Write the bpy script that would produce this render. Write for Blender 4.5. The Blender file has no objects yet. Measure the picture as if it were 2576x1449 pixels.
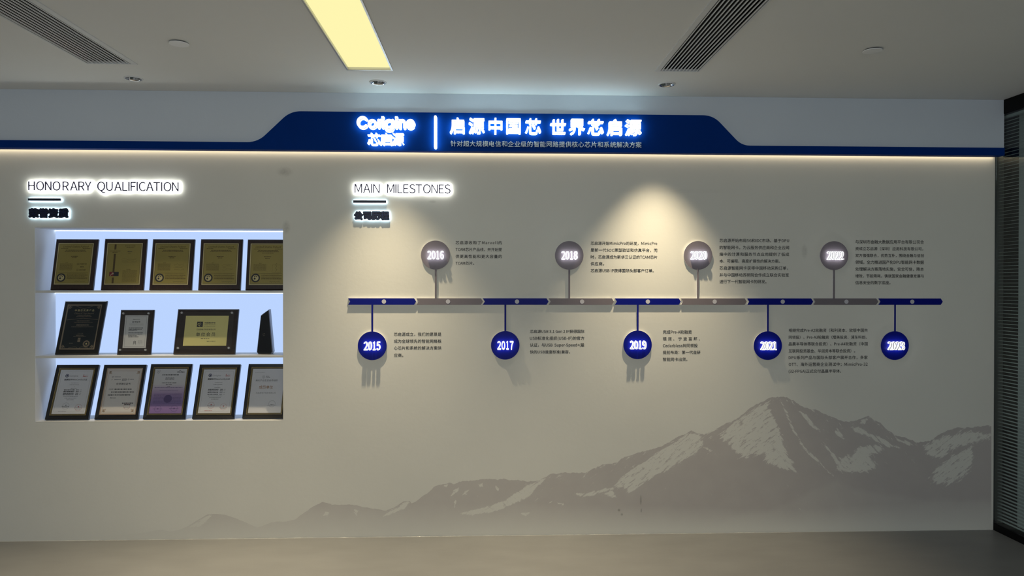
import bpy, bmesh, math, os, random
import numpy as np
from mathutils import Vector, Matrix

random.seed(7)
SC = bpy.context.scene
COL = SC.collection

# ------------------------------------------------------------------ camera
IW, IH, FOC = 2576, 1449, 1790.0
YAW, PITCH, ROLL = 0.03665, -0.00565, 0.00117
CAM_D, CAM_H = 4.2, 1.489


def cam_axes():
    cy, sy = math.cos(YAW), math.sin(YAW)
    cp, sp = math.cos(PITCH), math.sin(PITCH)
    f = np.array([sy * cp, cy * cp, sp])
    r = np.array([cy, -sy, 0.0])
    u = np.cross(r, f)
    cr, sr = math.cos(ROLL), math.sin(ROLL)
    return cr * r + sr * u, cr * u - sr * r, f


AX_R, AX_U, AX_F = cam_axes()
cam_data = bpy.data.cameras.new('camera')
cam_data.sensor_width = 36.0
cam_data.sensor_fit = 'HORIZONTAL'
cam_data.lens = FOC * 36.0 / IW
cam_data.clip_start = 0.05
cam = bpy.data.objects.new('camera', cam_data)
COL.objects.link(cam)
m = Matrix.Identity(4)
for i in range(3):
    m[i][0], m[i][1], m[i][2] = AX_R[i], AX_U[i], -AX_F[i]
m[0][3], m[1][3], m[2][3] = 0.0, -CAM_D, CAM_H
cam.matrix_world = m
SC.camera = cam

# ------------------------------------------------------------------ view, world
SC.view_settings.view_transform = 'Standard'
SC.view_settings.look = 'None'
SC.view_settings.exposure = 0.0
SC.view_settings.gamma = 1.0
SC.view_settings.use_curve_mapping = False
world = bpy.data.worlds.new('world')
SC.world = world
world.use_nodes = True
world.node_tree.nodes['Background'].inputs[0].default_value = (0.5, 0.56, 0.6, 1)
world.node_tree.nodes['Background'].inputs[1].default_value = 0.02

# light levels (the lamps themselves are built further down)
SPOT_W = (170.0, 228.0, 156.0)
SPOT_TILT = (15.0, 13.0, 0.0)        # degrees the beams lean away from the wall
REAR_FILL_W = 14.0                      # assumed cool panels added behind the camera for ambient light
NEXT_FILL_W = 13.0                      # unseen fill lamp added behind the glass
ASSUMED_DAY_W = 66.0                       # area lamp of the assumed window behind the camera
PANEL_E = 1.0                      # yellow panel light in view
COVE_E = 3.6                       # warm strip under the banner
GLOW_E = 9.0                       # lit acrylic of the headings
LETTER_E = 8.0                     # lit bodies of the banner letters
DIGIT_E = 5.0                      # lit bodies of the year digits
NICHE_E = 1.0                      # backlit panel in the niche

ZC = 2.588        # ceiling
XR = 3.078        # glass partition plane
XL, YB = -4.2, -7.5   # walls out of the frame


def wp(px, py, y=0.0):
    """the point of the vertical plane Y = y seen at a photo position"""
    v = (px - IW / 2) / FOC * AX_R + (IH / 2 - py) / FOC * AX_U + AX_F
    t = (y + CAM_D) / v[1]
    return np.array([v[0] * t, y, CAM_H + v[2] * t])


# ------------------------------------------------------------------ materials
def lin(r, g, b):
    def f(c):
        c /= 255.0
        return c / 12.92 if c <= 0.04045 else ((c + 0.055) / 1.055) ** 2.4
    return (f(r), f(g), f(b), 1.0)


MATS = {}


def mat(name, color, rough=0.6, metal=0.0, spec=0.5, var=0.0, vscale=6.0, bump=0.0, bscale=60.0, stretch=None, coat=0.0):
    mt = bpy.data.materials.new(name)
    mt.use_nodes = True
    nt = mt.node_tree
    b = nt.nodes['Principled BSDF']
    c = tuple(color) if len(color) == 4 else tuple(color) + (1.0,)
    b.inputs['Base Color'].default_value = c
    b.inputs['Roughness'].default_value = rough
    b.inputs['Metallic'].default_value = metal
    b.inputs['Specular IOR Level'].default_value = spec
    b.inputs['Coat Weight'].default_value = coat
    tc = nt.nodes.new('ShaderNodeTexCoord')
    src = tc.outputs['Object']
    if stretch:
        mp = nt.nodes.new('ShaderNodeMapping')
        mp.inputs['Scale'].default_value = stretch
        nt.links.new(src, mp.inputs[0])
        src = mp.outputs[0]
    nz = nt.nodes.new('ShaderNodeTexNoise')
    nz.inputs['Scale'].default_value = vscale
    nz.inputs['Detail'].default_value = 4.0
    nt.links.new(src, nz.inputs['Vector'])
    rp = nt.nodes.new('ShaderNodeValToRGB')
    rp.color_ramp.elements[0].position = 0.3
    rp.color_ramp.elements[1].position = 0.7
    rp.color_ramp.elements[0].color = tuple(x * (1 - var) for x in c[:3]) + (1,)
    rp.color_ramp.elements[1].color = tuple(min(1, x * (1 + var)) for x in c[:3]) + (1,)
    nt.links.new(nz.outputs['Fac'], rp.inputs[0])
    nt.links.new(rp.outputs[0], b.inputs['Base Color'])
    if bump:
        n2 = nt.nodes.new('ShaderNodeTexNoise')
        n2.inputs['Scale'].default_value = bscale
        n2.inputs['Detail'].default_value = 3.0
        nt.links.new(src, n2.inputs['Vector'])
        bp = nt.nodes.new('ShaderNodeBump')
        bp.inputs['Strength'].default_value = bump
        bp.inputs['Distance'].default_value = 0.004
        nt.links.new(n2.outputs['Fac'], bp.inputs['Height'])
        nt.links.new(bp.outputs[0], b.inputs['Normal'])
    MATS[name] = mt
    return mt


def emit(name, color, strength):
    mt = bpy.data.materials.new(name)
    mt.use_nodes = True
    nt = mt.node_tree
    nt.nodes.clear()
    o = nt.nodes.new('ShaderNodeOutputMaterial')
    e = nt.nodes.new('ShaderNodeEmission')
    e.inputs[0].default_value = tuple(color[:3]) + (1,)
    e.inputs[1].default_value = strength
    nt.links.new(e.outputs[0], o.inputs[0])
    MATS[name] = mt
    return mt


def clear_sheet(name, ior=1.45, tint=(1, 1, 1, 1), rough=0.02):
    mt = bpy.data.materials.new(name)
    mt.use_nodes = True
    nt = mt.node_tree
    nt.nodes.clear()
    o = nt.nodes.new('ShaderNodeOutputMaterial')
    t = nt.nodes.new('ShaderNodeBsdfTransparent')
    t.inputs[0].default_value = tint
    g = nt.nodes.new('ShaderNodeBsdfGlossy')
    g.inputs['Roughness'].default_value = rough
    lw = nt.nodes.new('ShaderNodeLayerWeight')       # Schlick reflectance, the same on both faces of the sheet
    lw.inputs[0].default_value = 0.5
    pw = nt.nodes.new('ShaderNodeMath')
    pw.operation = 'POWER'
    pw.inputs[1].default_value = 5.0
    nt.links.new(lw.outputs['Facing'], pw.inputs[0])
    r0 = ((ior - 1) / (ior + 1)) ** 2
    f = nt.nodes.new('ShaderNodeMath')
    f.operation = 'MULTIPLY_ADD'
    f.inputs[1].default_value = 1 - r0
    f.inputs[2].default_value = r0
    nt.links.new(pw.outputs[0], f.inputs[0])
    mx = nt.nodes.new('ShaderNodeMixShader')
    nt.links.new(f.outputs[0], mx.inputs[0])
    nt.links.new(t.outputs[0], mx.inputs[1])
    nt.links.new(g.outputs[0], mx.inputs[2])
    nt.links.new(mx.outputs[0], o.inputs[0])
    MATS[name] = mt
    return mt


WALL_C = (0.70, 0.68, 0.61)
M_wall = mat('wall_paint', WALL_C, 0.75, var=0.03, vscale=1.3, bump=0.10, bscale=45)
M_fascia = mat('fascia_paint', (0.62, 0.67, 0.73), 0.75, var=0.02, vscale=1.5, bump=0.15, bscale=50)
M_ceil = mat('ceiling_paint', (0.80, 0.80, 0.78), 0.85, var=0.02, vscale=0.8, bump=0.1, bscale=12)
M_floor = mat('floor_vinyl', (0.225, 0.222, 0.214), 0.42, var=0.06, vscale=3.0, bump=0.05, bscale=20, stretch=(1, 2.5, 1))
M_rear = mat('rear_paint', (0.55, 0.56, 0.56), 0.8, var=0.02)
M_black = mat('black_frame_metal', (0.003, 0.003, 0.0034), 0.55, spec=0.12)
M_bead = mat('sealant', (0.50, 0.49, 0.45), 0.10, spec=0.9, bump=1.0, bscale=160)
M_glass = clear_sheet('partition_glass', 1.55, (0.80, 0.84, 0.83, 1))
M_slat = mat('blind_slat', (0.66, 0.71, 0.71), 0.5, var=0.03)
M_rail = mat('blind_rail', (0.6, 0.65, 0.66), 0.5)
M_blue = mat('banner_blue', (0.0005, 0.029, 0.19), 0.55, spec=0.04, var=0.02)
M_navy = mat('dark_navy', (0.003, 0.006, 0.022), 0.4, spec=0.4)
M_navy2 = mat('navy_stroke', (0.006, 0.012, 0.06), 0.35, spec=0.4)
M_plum = mat('letter_plum', (0.12, 0.108, 0.18), 0.5)
M_mblue = mat('marker_blue', (0.002, 0.006, 0.195), 0.4, spec=0.12)
M_mgrey = mat('marker_grey', (0.175, 0.150, 0.165), 0.45, spec=0.3)
M_pvc = mat('white_board_edge', (0.72, 0.72, 0.74), 0.6)
M_dot = mat('dot_grey', (0.55, 0.53, 0.56), 0.5)
M_vinyl = mat('black_vinyl', (0.012, 0.011, 0.011), 0.6)
M_sub = mat('subtitle_acrylic', (0.60, 0.63, 0.66), 0.5)
M_rim = mat('letter_rim', (0.004, 0.004, 0.007), 0.7, spec=0.1)
M_alu = mat('aluminium', (0.55, 0.55, 0.55), 0.35, metal=0.85)
M_trim = mat('white_trim', (0.72, 0.73, 0.73), 0.5)
M_dark = mat('vent_dark', (0.012, 0.012, 0.012), 0.8, spec=0.1)
M_blade = mat('vent_blade', (0.86, 0.86, 0.86), 0.45)
M_chrome = mat('dark_chrome', (0.50, 0.49, 0.49), 0.10, metal=1.0)
M_niche = mat('niche_white', (0.80, 0.80, 0.80), 0.6, var=0.02)
M_shelf = mat('shelf_white', (0.66, 0.65, 0.61), 0.55, var=0.02)
M_wood = mat('cherry_wood', (0.022, 0.009, 0.006), 0.35, var=0.35, vscale=14, stretch=(9, 9, 0.8), coat=0.25)
M_dwood = mat('walnut', (0.020, 0.012, 0.009), 0.38, var=0.35, vscale=14, stretch=(0.8, 9, 9), coat=0.2)
M_blackwood = mat('black_lacquer', (0.006, 0.006, 0.007), 0.3, coat=0.3)
M_brass = mat('brass_plate', (0.29, 0.235, 0.065), 0.42, metal=0.25, var=0.04)
M_brass2 = mat('brass_border', (0.50, 0.43, 0.22), 0.45, metal=0.25)
M_gold = mat('gold_plate', (0.66, 0.60, 0.24), 0.45, metal=0.2, var=0.03)
M_goldline = mat('gold_line', (0.75, 0.56, 0.22), 0.3, metal=0.8)
M_bronze = mat('bronze_line', (0.42, 0.31, 0.22), 0.45, metal=0.3)
M_silver = mat('silver_sheet', (0.55, 0.55, 0.54), 0.45, metal=0.15)
M_paper = mat('white_paper', (0.60, 0.60, 0.62), 0.6, spec=0.3)
M_cream = mat('cream_paper', (0.60, 0.57, 0.54), 0.6, spec=0.3)
M_ink = mat('dark_ink', (0.02, 0.02, 0.025), 0.6)
M_brownink = mat('etched_brown', (0.07, 0.045, 0.012), 0.6)
M_greyink = mat('grey_ink', (0.22, 0.22, 0.23), 0.6)
M_redink = mat('red_ink', (0.42, 0.10, 0.09), 0.6)
M_bronzeink = mat('bronze_ink', (0.30, 0.15, 0.06), 0.6)
M_purpleink = mat('purple_ink', (0.08, 0.05, 0.16), 0.6)
M_navyplate = mat('black_award_plate', (0.010, 0.015, 0.018), 0.35)
M_tanline = mat('tan_line', (0.20, 0.16, 0.11), 0.5)
M_steel = mat('standoff_steel', (0.60, 0.60, 0.60), 0.3, metal=0.7)
M_acryl = clear_sheet('acrylic_cover', 1.35)
M_trophy = mat('dark_crystal', (0.004, 0.004, 0.006), 0.08, coat=0.6)
M_trophy2 = mat('crystal_bevel', (0.20, 0.21, 0.26), 0.15)
M_redflag = mat('dark_red_print', (0.16, 0.012, 0.02), 0.5)

E_plate = emit('heading_glow', (0.96, 1.0, 0.97), GLOW_E)
E_cold = emit('heading_cold_glow', (0.55, 0.80, 1.0), GLOW_E * 0.85)
E_letter = emit('letter_glow', (0.66, 0.92, 1.0), LETTER_E)
E_face = emit('letter_face', (1.0, 1.0, 1.0), 1.6)
E_digit = emit('digit_glow', (0.90, 0.92, 1.0), DIGIT_E)
E_dface = emit('digit_face', (0.98, 0.98, 1.0), 0.93)
E_panel = emit('panel_light', (1.0, 0.925, 0.44), PANEL_E)
E_cove = emit('cove_led', (1.0, 0.84, 0.58), COVE_E)
E_niche = emit('niche_backlight', (0.50, 0.66, 1.0), NICHE_E)


# ------------------------------------------------------------------ mesh builder
class MB:
    def __init__(self):
        self.v, self.f, self.mi, self.mats = [], [], [], []

    def slot(self, m):
        if m not in self.mats:
            self.mats.append(m)
        return self.mats.index(m)

    def add(self, verts, faces, m):
        o = len(self.v)
        s = self.slot(m)
        self.v.extend([tuple(float(c) for c in p) for p in verts])
        for f in faces:
            self.f.append(tuple(int(i) + o for i in f))
            self.mi.append(s)
        return self

    def box(self, x0, x1, y0, y1, z0, z1, m):
        v = [(x0, y0, z0), (x1, y0, z0), (x1, y1, z0), (x0, y1, z0), (x0, y0, z1), (x1, y0, z1), (x1, y1, z1), (x0, y1, z1)]
        return self.add(v, [(3, 2, 1, 0), (4, 5, 6, 7), (0, 1, 5, 4), (1, 2, 6, 5), (2, 3, 7, 6), (3, 0, 4, 7)], m)

    def prism(self, pts, fn, c0, c1, m_side, m_front=None, m_back=None):
        """outline pts (counter-clockwise seen from the c1 side); fn(a, b, c) -> xyz"""
        n = len(pts)
        v = [fn(a, b, c0) for a, b in pts] + [fn(a, b, c1) for a, b in pts]
        self.add(v, [(i, (i + 1) % n, n + (i + 1) % n, n + i) for i in range(n)], m_side)
        self.add([v[n + i] for i in range(n)], [tuple(range(n))], m_front or m_side)
        self.add([v[i] for i in range(n)], [tuple(range(n - 1, -1, -1))], m_back or m_side)
        return self

    def solid2d(self, V, T, fn, c0, c1, m_side, m_front=None, m_back=None):
        """triangulated 2D shape (holes allowed) thickened from c0 to c1"""
        n = len(V)
        a = [fn(p[0], p[1], c0) for p in V]
        b = [fn(p[0], p[1], c1) for p in V]
        self.add(b, T, m_front or m_side)
        self.add(a, [t[::-1] for t in T], m_back or m_side)
        cnt = {}
        for t in T:
            for i in range(len(t)):
                e = (t[i], t[(i + 1) % len(t)])
                cnt[e] = cnt.get(e, 0) + 1
        q = [(i, j, n + j, n + i) for (i, j) in cnt if (j, i) not in cnt]
        self.add(a + b, q, m_side)
        return self

    def flat2d(self, V, T, fn, c, m):
        return self.add([fn(p[0], p[1], c) for p in V], T, m)

    def lathe(self, prof, cx, cy, n, m, up=True):
        """profile (r, z) turned about the vertical through (cx, cy)"""
        k = len(prof)
        v = []
        for i in range(n):
            a = 2 * math.pi * i / n
            for r, z in prof:
                v.append((cx + r * math.cos(a), cy + r * math.sin(a), z))
        f = []
        for i in range(n):
            for j in range(k - 1):
                f.append((i * k + j, ((i + 1) % n) * k + j, ((i + 1) % n) * k + j + 1, i * k + j + 1))
        return self.add(v, f, m)

    def build(self, name, parent=None, origin=(0, 0, 0), smooth=False):
        me = bpy.data.meshes.new(name)
        O = np.array(origin, float)
        me.from_pydata([tuple(np.array(p) - O) for p in self.v], [], self.f)
        for m in self.mats:
            me.materials.append(m)
        me.polygons.foreach_set('material_index', self.mi)
        if smooth:
            me.polygons.foreach_set('use_smooth', [True] * len(self.f))
        me.update()
        ob = bpy.data.objects.new(name, me)
        COL.objects.link(ob)
        if parent is None:
            ob.location = tuple(O)
        else:
            ob.parent = parent
        return ob


def tag(o, label, cat, group=None):
    o['label'] = label
    o['category'] = cat
    if group:
        o['group'] = group
    return o


def thing(name, loc, label, cat, group=None):
    o = bpy.data.objects.new(name, None)
    o.empty_display_size = 0.05
    o.location = tuple(float(c) for c in loc)
    COL.objects.link(o)
    return tag(o, label, cat, group)


def structure(o):
    o['kind'] = 'structure'
    return o


def slab_holes(mb, a0, a1, b0, b1, holes, c0, c1, fn, m):
    """slab over a rectangle with rectangular holes; fn(a, b, c) -> xyz, seen from the c1 side"""
    A = sorted({a0, a1} | {h[0] for h in holes} | {h[1] for h in holes})
    B = sorted({b0, b1} | {h[2] for h in holes} | {h[3] for h in holes})

    def full(i, j):
        if i < 0 or j < 0 or i >= len(A) - 1 or j >= len(B) - 1:
            return False
        ca, cb = (A[i] + A[i + 1]) / 2, (B[j] + B[j + 1]) / 2
        return not any(h[0] < ca < h[1] and h[2] < cb < h[3] for h in holes)
    for i in range(len(A) - 1):
        for j in range(len(B) - 1):
            if not full(i, j):
                continue
            p, q, r, s = A[i], A[i + 1], B[j], B[j + 1]
            mb.add([fn(p, r, c1), fn(q, r, c1), fn(q, s, c1), fn(p, s, c1)], [(0, 1, 2, 3)], m)
            mb.add([fn(p, r, c0), fn(q, r, c0), fn(q, s, c0), fn(p, s, c0)], [(3, 2, 1, 0)], m)
            for (di, dj, e) in ((-1, 0, ((p, s), (p, r))), (1, 0, ((q, r), (q, s))), (0, -1, ((p, r), (q, r))), (0, 1, ((q, s), (p, s)))):
                if not full(i + di, j + dj):
                    (u0, w0), (u1, w1) = e
                    mb.add([fn(u0, w0, c0), fn(u1, w1, c0), fn(u1, w1, c1), fn(u0, w0, c1)], [(0, 1, 2, 3)], m)


def on_wall(a, b, c):          # a -> X, b -> Z, c -> out of the wall towards the room
    return (a, -c, b)


# ------------------------------------------------------------------ lettering
def load_font(fname):
    try:
        p = os.path.join(bpy.utils.system_resource('DATAFILES', path='fonts'), fname)
        return bpy.data.fonts.load(p)
    except Exception:
        return None


F_CJK = load_font('Noto Sans CJK Regular.woff2')
F_INTER = load_font('Inter.woff2')
_cu = bpy.data.curves.new('glyph_source', 'FONT')
_ob = bpy.data.objects.new('glyph_source', _cu)
_tmp = bpy.data.scenes.new('glyph_source')
_tmp.collection.objects.link(_ob)
_cu.dimensions = '2D'
_cu.fill_mode = 'FRONT'
_glyphs, _adv = {}, {}


def tmp_graph():
    vl = _tmp.view_layers[0]
    vl.update()
    return vl.depsgraph


def raw_text(body, font, off=0.0, res=3):
    if font:
        _cu.font = font
    _cu.body = body
    _cu.size = 1.0
    _cu.offset = off
    _cu.resolution_u = res
    dg = tmp_graph()
    ev = _ob.evaluated_get(dg)
    me = ev.to_mesh()
    n = len(me.vertices)
    V = np.empty(n * 3)
    me.vertices.foreach_get('co', V)
    V = V.reshape(-1, 3)[:, :2].copy()
    T = [tuple(p.vertices) for p in me.polygons]
    ev.to_mesh_clear()
    return V, T


def clean(V, T):
    """weld doubles, make every face counter-clockwise"""
    key, idx, out = {}, [], []
    for p in V:
        k = (round(p[0], 5), round(p[1], 5))
        if k not in key:
            key[k] = len(out)
            out.append(p)
        idx.append(key[k])
    V = np.array(out) if out else np.zeros((0, 2))
    R = []
    for t in T:
        t = tuple(idx[i] for i in t)
        if len(set(t)) < 3:
            continue
        a = sum(V[t[i]][0] * V[t[(i + 1) % len(t)]][1] - V[t[(i + 1) % len(t)]][0] * V[t[i]][1] for i in range(len(t)))
        if abs(a) < 1e-12:
            continue
        R.append(t if a > 0 else t[::-1])
    return V, R


def text_width(s, font):
    V, T = raw_text(s, font, 0.0, 1)
    return V[:, 0].max() - V[:, 0].min() if len(V) else 0.0


_em = {}


def em_of(font):
    if font not in _em:
        _em[font] = text_width('国国', font) - text_width('国', font)
    return _em[font]


def glyph(ch, font, off=0.0, res=3):
    """2D shape of one character in em units"""
    k = (ch, font, off, res)
    if k not in _glyphs:
        V, T = raw_text(ch, font, 0.0, res)
        V, T = clean(V / em_of(F_CJK) * (0.5 if font is F_INTER else 1.0), T)
        if off > 0 and len(V):
            V, T = swell(V, T, off, 0.0125)
        _glyphs[k] = (V, T)
    return _glyphs[k]


def advance(ch, font):
    k = (ch, font)
    if k not in _adv:
        if ord(ch) > 0x2e00:
            _adv[k] = 1.0
        else:
            _adv[k] = (text_width('H' + ch + 'H', font) - text_width('HH', font)) / em_of(F_CJK) * (0.5 if font is F_INTER else 1.0)
    return _adv[k]


def line_shape(s, width, em, font=None, off=0.0, res=2, xs=1.0, depth=0):
    """one line of text, its characters spaced out to fill width; origin bottom left"""
    font = font or F_CJK
    pens, x = [], 0.0
    for ch in s:
        pens.append(x)
        x += advance(ch, font) * em * xs
    inks = []
    for ch, p in zip(s, pens):
        V, T = glyph(ch, font, off, res)
        if len(V):
            inks.append((p, V, T))
    lo = inks[0][0] + inks[0][1][:, 0].min() * em * xs
    hi = inks[-1][0] + inks[-1][1][:, 0].max() * em * xs
    n = max(1, len(s) - 1)
    if width and hi - lo > width * 1.02 and depth < 3:
        return line_shape(s, width, em * width / (hi - lo), font, off, res, xs, depth + 1)
    gap = (width - (hi - lo)) / n if width else 0.0
    VV, TT, o = [], [], 0
    for i, (ch, p) in enumerate(zip(s, pens)):
        V, T = glyph(ch, font, off, res)
        if not len(V):
            continue
        W = V * em
        W[:, 0] = W[:, 0] * xs + p - lo + gap * i
        VV.append(W)
        TT += [tuple(a + o for a in t) for t in T]
        o += len(W)
    return np.vstack(VV), TT


def boundary(V, T):
    cnt = set()
    for t in T:
        for i in range(len(t)):
            cnt.add((t[i], t[(i + 1) % len(t)]))
    return np.array([(V[a], V[b]) for a, b in cnt if (b, a) not in cnt])


def fill_loops(loops):
    cu = bpy.data.curves.new('outline_source', 'CURVE')
    cu.dimensions = '2D'
    cu.fill_mode = 'FRONT'
    for L in loops:
        sp = cu.splines.new('POLY')
        sp.points.add(len(L) - 1)
        sp.points.foreach_set('co', np.array([(p[0], p[1], 0, 1) for p in L]).ravel())
        sp.use_cyclic_u = True
    ob = bpy.data.objects.new('outline_source', cu)
    _tmp.collection.objects.link(ob)
    dg = tmp_graph()
    ev = ob.evaluated_get(dg)
    me = ev.to_mesh()
    V = np.array([v.co[:2] for v in me.vertices])
    T = [tuple(p.vertices) for p in me.polygons]
    ev.to_mesh_clear()
    bpy.data.objects.remove(ob)
    bpy.data.curves.remove(cu)
    return clean(V, T)


def swell(V, T, r, step):
    """the shape grown outwards by r on every side (contour of its distance field)"""
    return swell_segments(boundary(V, T), r, step, True)


def swell_segments(S, r, step, solid):
    P_ = S.reshape(-1, 2)
    lo, hi = P_.min(0) - r - 3 * step, P_.max(0) + r + 3 * step
    nx, ny = int((hi[0] - lo[0]) / step) + 2, int((hi[1] - lo[1]) / step) + 2
    gx, gy = lo[0] + np.arange(nx) * step, lo[1] + np.arange(ny) * step
    D = np.full((nx, ny), 1e9)
    ins = np.zeros((nx, ny), bool)
    X, Y = np.meshgrid(gx, gy, indexing='ij')
    for a, b in S:
        d = b - a
        i0, i1 = np.searchsorted(gx, min(a[0], b[0]) - r * 2 - step), np.searchsorted(gx, max(a[0], b[0]) + r * 2 + step)
        xx, yy = X[i0:i1] - a[0], Y[i0:i1] - a[1]
        t = np.clip((xx * d[0] + yy * d[1]) / max(d @ d, 1e-18), 0, 1)
        D[i0:i1] = np.minimum(D[i0:i1], np.hypot(xx - t * d[0], yy - t * d[1]))
        if solid and a[1] != b[1]:
            c = (Y > min(a[1], b[1])) & (Y <= max(a[1], b[1])) & (X < a[0] + (Y - a[1]) * d[0] / d[1])
            ins ^= c
    Fd = np.where(ins, -D, D) - r
    # marching squares
    seg = {}

    def pt(i, j, k, l):
        f0, f1 = Fd[i, j], Fd[k, l]
        t = f0 / (f0 - f1)
        return (gx[i] + (gx[k] - gx[i]) * t, gy[j] + (gy[l] - gy[j]) * t)
    sgn = Fd < 0
    mixed = np.zeros((nx - 1, ny - 1), int)
    mixed = sgn[:-1, :-1] * 1 + sgn[1:, :-1] * 2 + sgn[1:, 1:] * 4 + sgn[:-1, 1:] * 8
    TAB = {1: [(3, 0)], 2: [(0, 1)], 3: [(3, 1)], 4: [(1, 2)], 5: [(3, 2), (1, 0)], 6: [(0, 2)], 7: [(3, 2)], 8: [(2, 3)], 9: [(2, 0)],
           10: [(0, 3), (2, 1)], 11: [(2, 1)], 12: [(1, 3)], 13: [(1, 0)], 14: [(0, 3)]}
    pos = {}
    for i, j in np.argwhere((mixed > 0) & (mixed < 15)):
        E = [((i, j, i + 1, j)), ((i + 1, j, i + 1, j + 1)), ((i, j + 1, i + 1, j + 1)), ((i, j, i, j + 1))]
        for a, b in TAB[int(mixed[i, j])]:
            ka, kb = tuple(int(q) for q in E[a]), tuple(int(q) for q in E[b])
            for k in (ka, kb):
                if k not in pos:
                    pos[k] = pt(*k)
            seg[ka] = kb
    loops = []
    while seg:
        k0, k = next(iter(seg.items()))
        L = [k0]
        del seg[k0]
        while k != k0 and k in seg:
            L.append(k)
            k = seg.pop(k)
        P = np.array([pos[q] for q in L])
        if len(P) > 5:
            for _ in range(2):
                P = 0.25 * np.roll(P, 1, 0) + 0.5 * P + 0.25 * np.roll(P, -1, 0)
            loops.append(P[::2] if len(P) > 16 else P)
    return fill_loops(loops)


def px_per_m(px, py, y):
    return 10.0 / (wp(px + 5, py, y)[0] - wp(px - 5, py, y)[0])


# ================================================================== SETTING
def add_stains(nt, spots):
    """soft grey smudges on a painted face: (X, Z, half width, half height, strength)"""
    b_ = nt.nodes['Principled BSDF']
    src = b_.inputs['Base Color'].links[0].from_socket
    tc_ = nt.nodes.new('ShaderNodeTexCoord')
    nz_ = nt.nodes.new('ShaderNodeTexNoise')
    nz_.inputs['Scale'].default_value = 55.0
    nz_.inputs['Detail'].default_value = 4.0
    nt.links.new(tc_.outputs['Object'], nz_.inputs['Vector'])
    for X, Z, hw, hh, st in spots:
        mp_ = nt.nodes.new('ShaderNodeMapping')
        mp_.inputs['Location'].default_value = (-X / hw, 0, -Z / hh)
        mp_.inputs['Scale'].default_value = (1 / hw, 0.0, 1 / hh)
        nt.links.new(tc_.outputs['Object'], mp_.inputs[0])
        ln = nt.nodes.new('ShaderNodeVectorMath')
        ln.operation = 'LENGTH'
        nt.links.new(mp_.outputs[0], ln.inputs[0])
        mr = nt.nodes.new('ShaderNodeMapRange')
        mr.interpolation_type = 'SMOOTHSTEP'
        mr.inputs[1].default_value, mr.inputs[2].default_value = 0.15, 1.0
        mr.inputs[3].default_value, mr.inputs[4].default_value = st * 2.0, 0.0
        nt.links.new(ln.outputs['Value'], mr.inputs[0])
        mu = nt.nodes.new('ShaderNodeMath')
        mu.operation = 'MULTIPLY'
        mu.use_clamp = True
        nt.links.new(mr.outputs[0], mu.inputs[0])
        nt.links.new(nz_.outputs['Fac'], mu.inputs[1])
        mx_ = nt.nodes.new('ShaderNodeMix')
        mx_.data_type = 'RGBA'
        mx_.inputs[7].default_value = (0.16, 0.15, 0.12, 1)
        nt.links.new(mu.outputs[0], mx_.inputs[0])
        nt.links.new(src, mx_.inputs[6])
        src = mx_.outputs[2]
    nt.links.new(src, b_.inputs['Base Color'])


def stain(px, py, hw, hh, st):
    p = wp(px, py)
    return (p[0], p[2], hw, hh, st)


add_stains(M_wall.node_tree, [stain(716, 432, 0.06, 0.035, 0.25), stain(720, 572, 0.03, 0.05, 0.3), stain(2024, 632, 0.025, 0.055, 0.2), stain(1088, 507, 0.03, 0.012, 0.25),
                              stain(1700, 480, 0.5, 0.02, 0.04)])
niche_l, niche_r = wp(87, 800)[0], wp(712, 800)[0]
niche_t, niche_b = wp(400, 572.5)[2], wp(400, 1060.5)[2]
NB = 0.195                                                     # depth of the recess
Z_FB = 2.266                                                   # underside of the fascia

mb = MB()
LIP = 0.035                                                    # the recess runs on behind the wall board on the right
slab_holes(mb, XL, XR, 0.0, ZC, [(niche_l, niche_r, niche_b, niche_t)], -0.012, 0.0, on_wall, M_wall)
slab_holes(mb, XL, XR, 0.0, ZC, [(niche_l, niche_r + LIP, niche_b, niche_t)], -0.26, -0.012, on_wall, M_wall)
structure(mb.build('wall_back'))

mb = MB()
mb.box(XL, XR + 0.003, -0.07, -0.0005, Z_FB, ZC - 0.0005, M_fascia)
structure(mb.build('trim_1'))

mb = MB()
mb.box(XL - 0.2, 6.2, YB - 0.2, 0.3, -0.12, 0.0, M_floor)
structure(mb.build('floor'))

# ceiling with the openings of its fittings
LIGHT_X = (-0.709, -0.483, -1.74, -0.524)
VENTS = ((-1.985, -1.765, -3.0, -0.575), (0.890, 1.094, -3.0, -0.565))
SPOTS = ((-1.886, -0.313), (-0.589, -0.291), (0.992, -0.317))
HS = 0.0325
holes = [LIGHT_X] + list(VENTS) + [(x - HS, x + HS, y - HS, y + HS) for x, y in SPOTS]
mb = MB()
slab_holes(mb, XL - 0.2, 6.2, YB - 0.2, 0.3, holes, -0.2, 0.0, lambda a, b, c: (a, b, ZC - c), M_ceil)
mb.f = [f[::-1] for f in mb.f]
structure(mb.build('ceiling'))

mb = MB(); mb.box(XL - 0.2, XL, YB, 0.0, 0.0005, ZC - 0.0005, M_rear); structure(mb.build('wall_left'))
mb = MB(); mb.box(XL - 0.2, 6.2, YB - 0.2, YB, 0.0005, ZC - 0.0005, M_rear); structure(mb.build('wall_rear'))
mb = MB(); mb.box(6.0, 6.2, YB, 0.3, 0.0005, ZC - 0.0005, M_rear)
mb.box(XR + 0.13, 6.0, 0.0, 0.2, 0.0005, ZC - 0.0005, M_rear); structure(mb.build('wall_right'))

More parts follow.
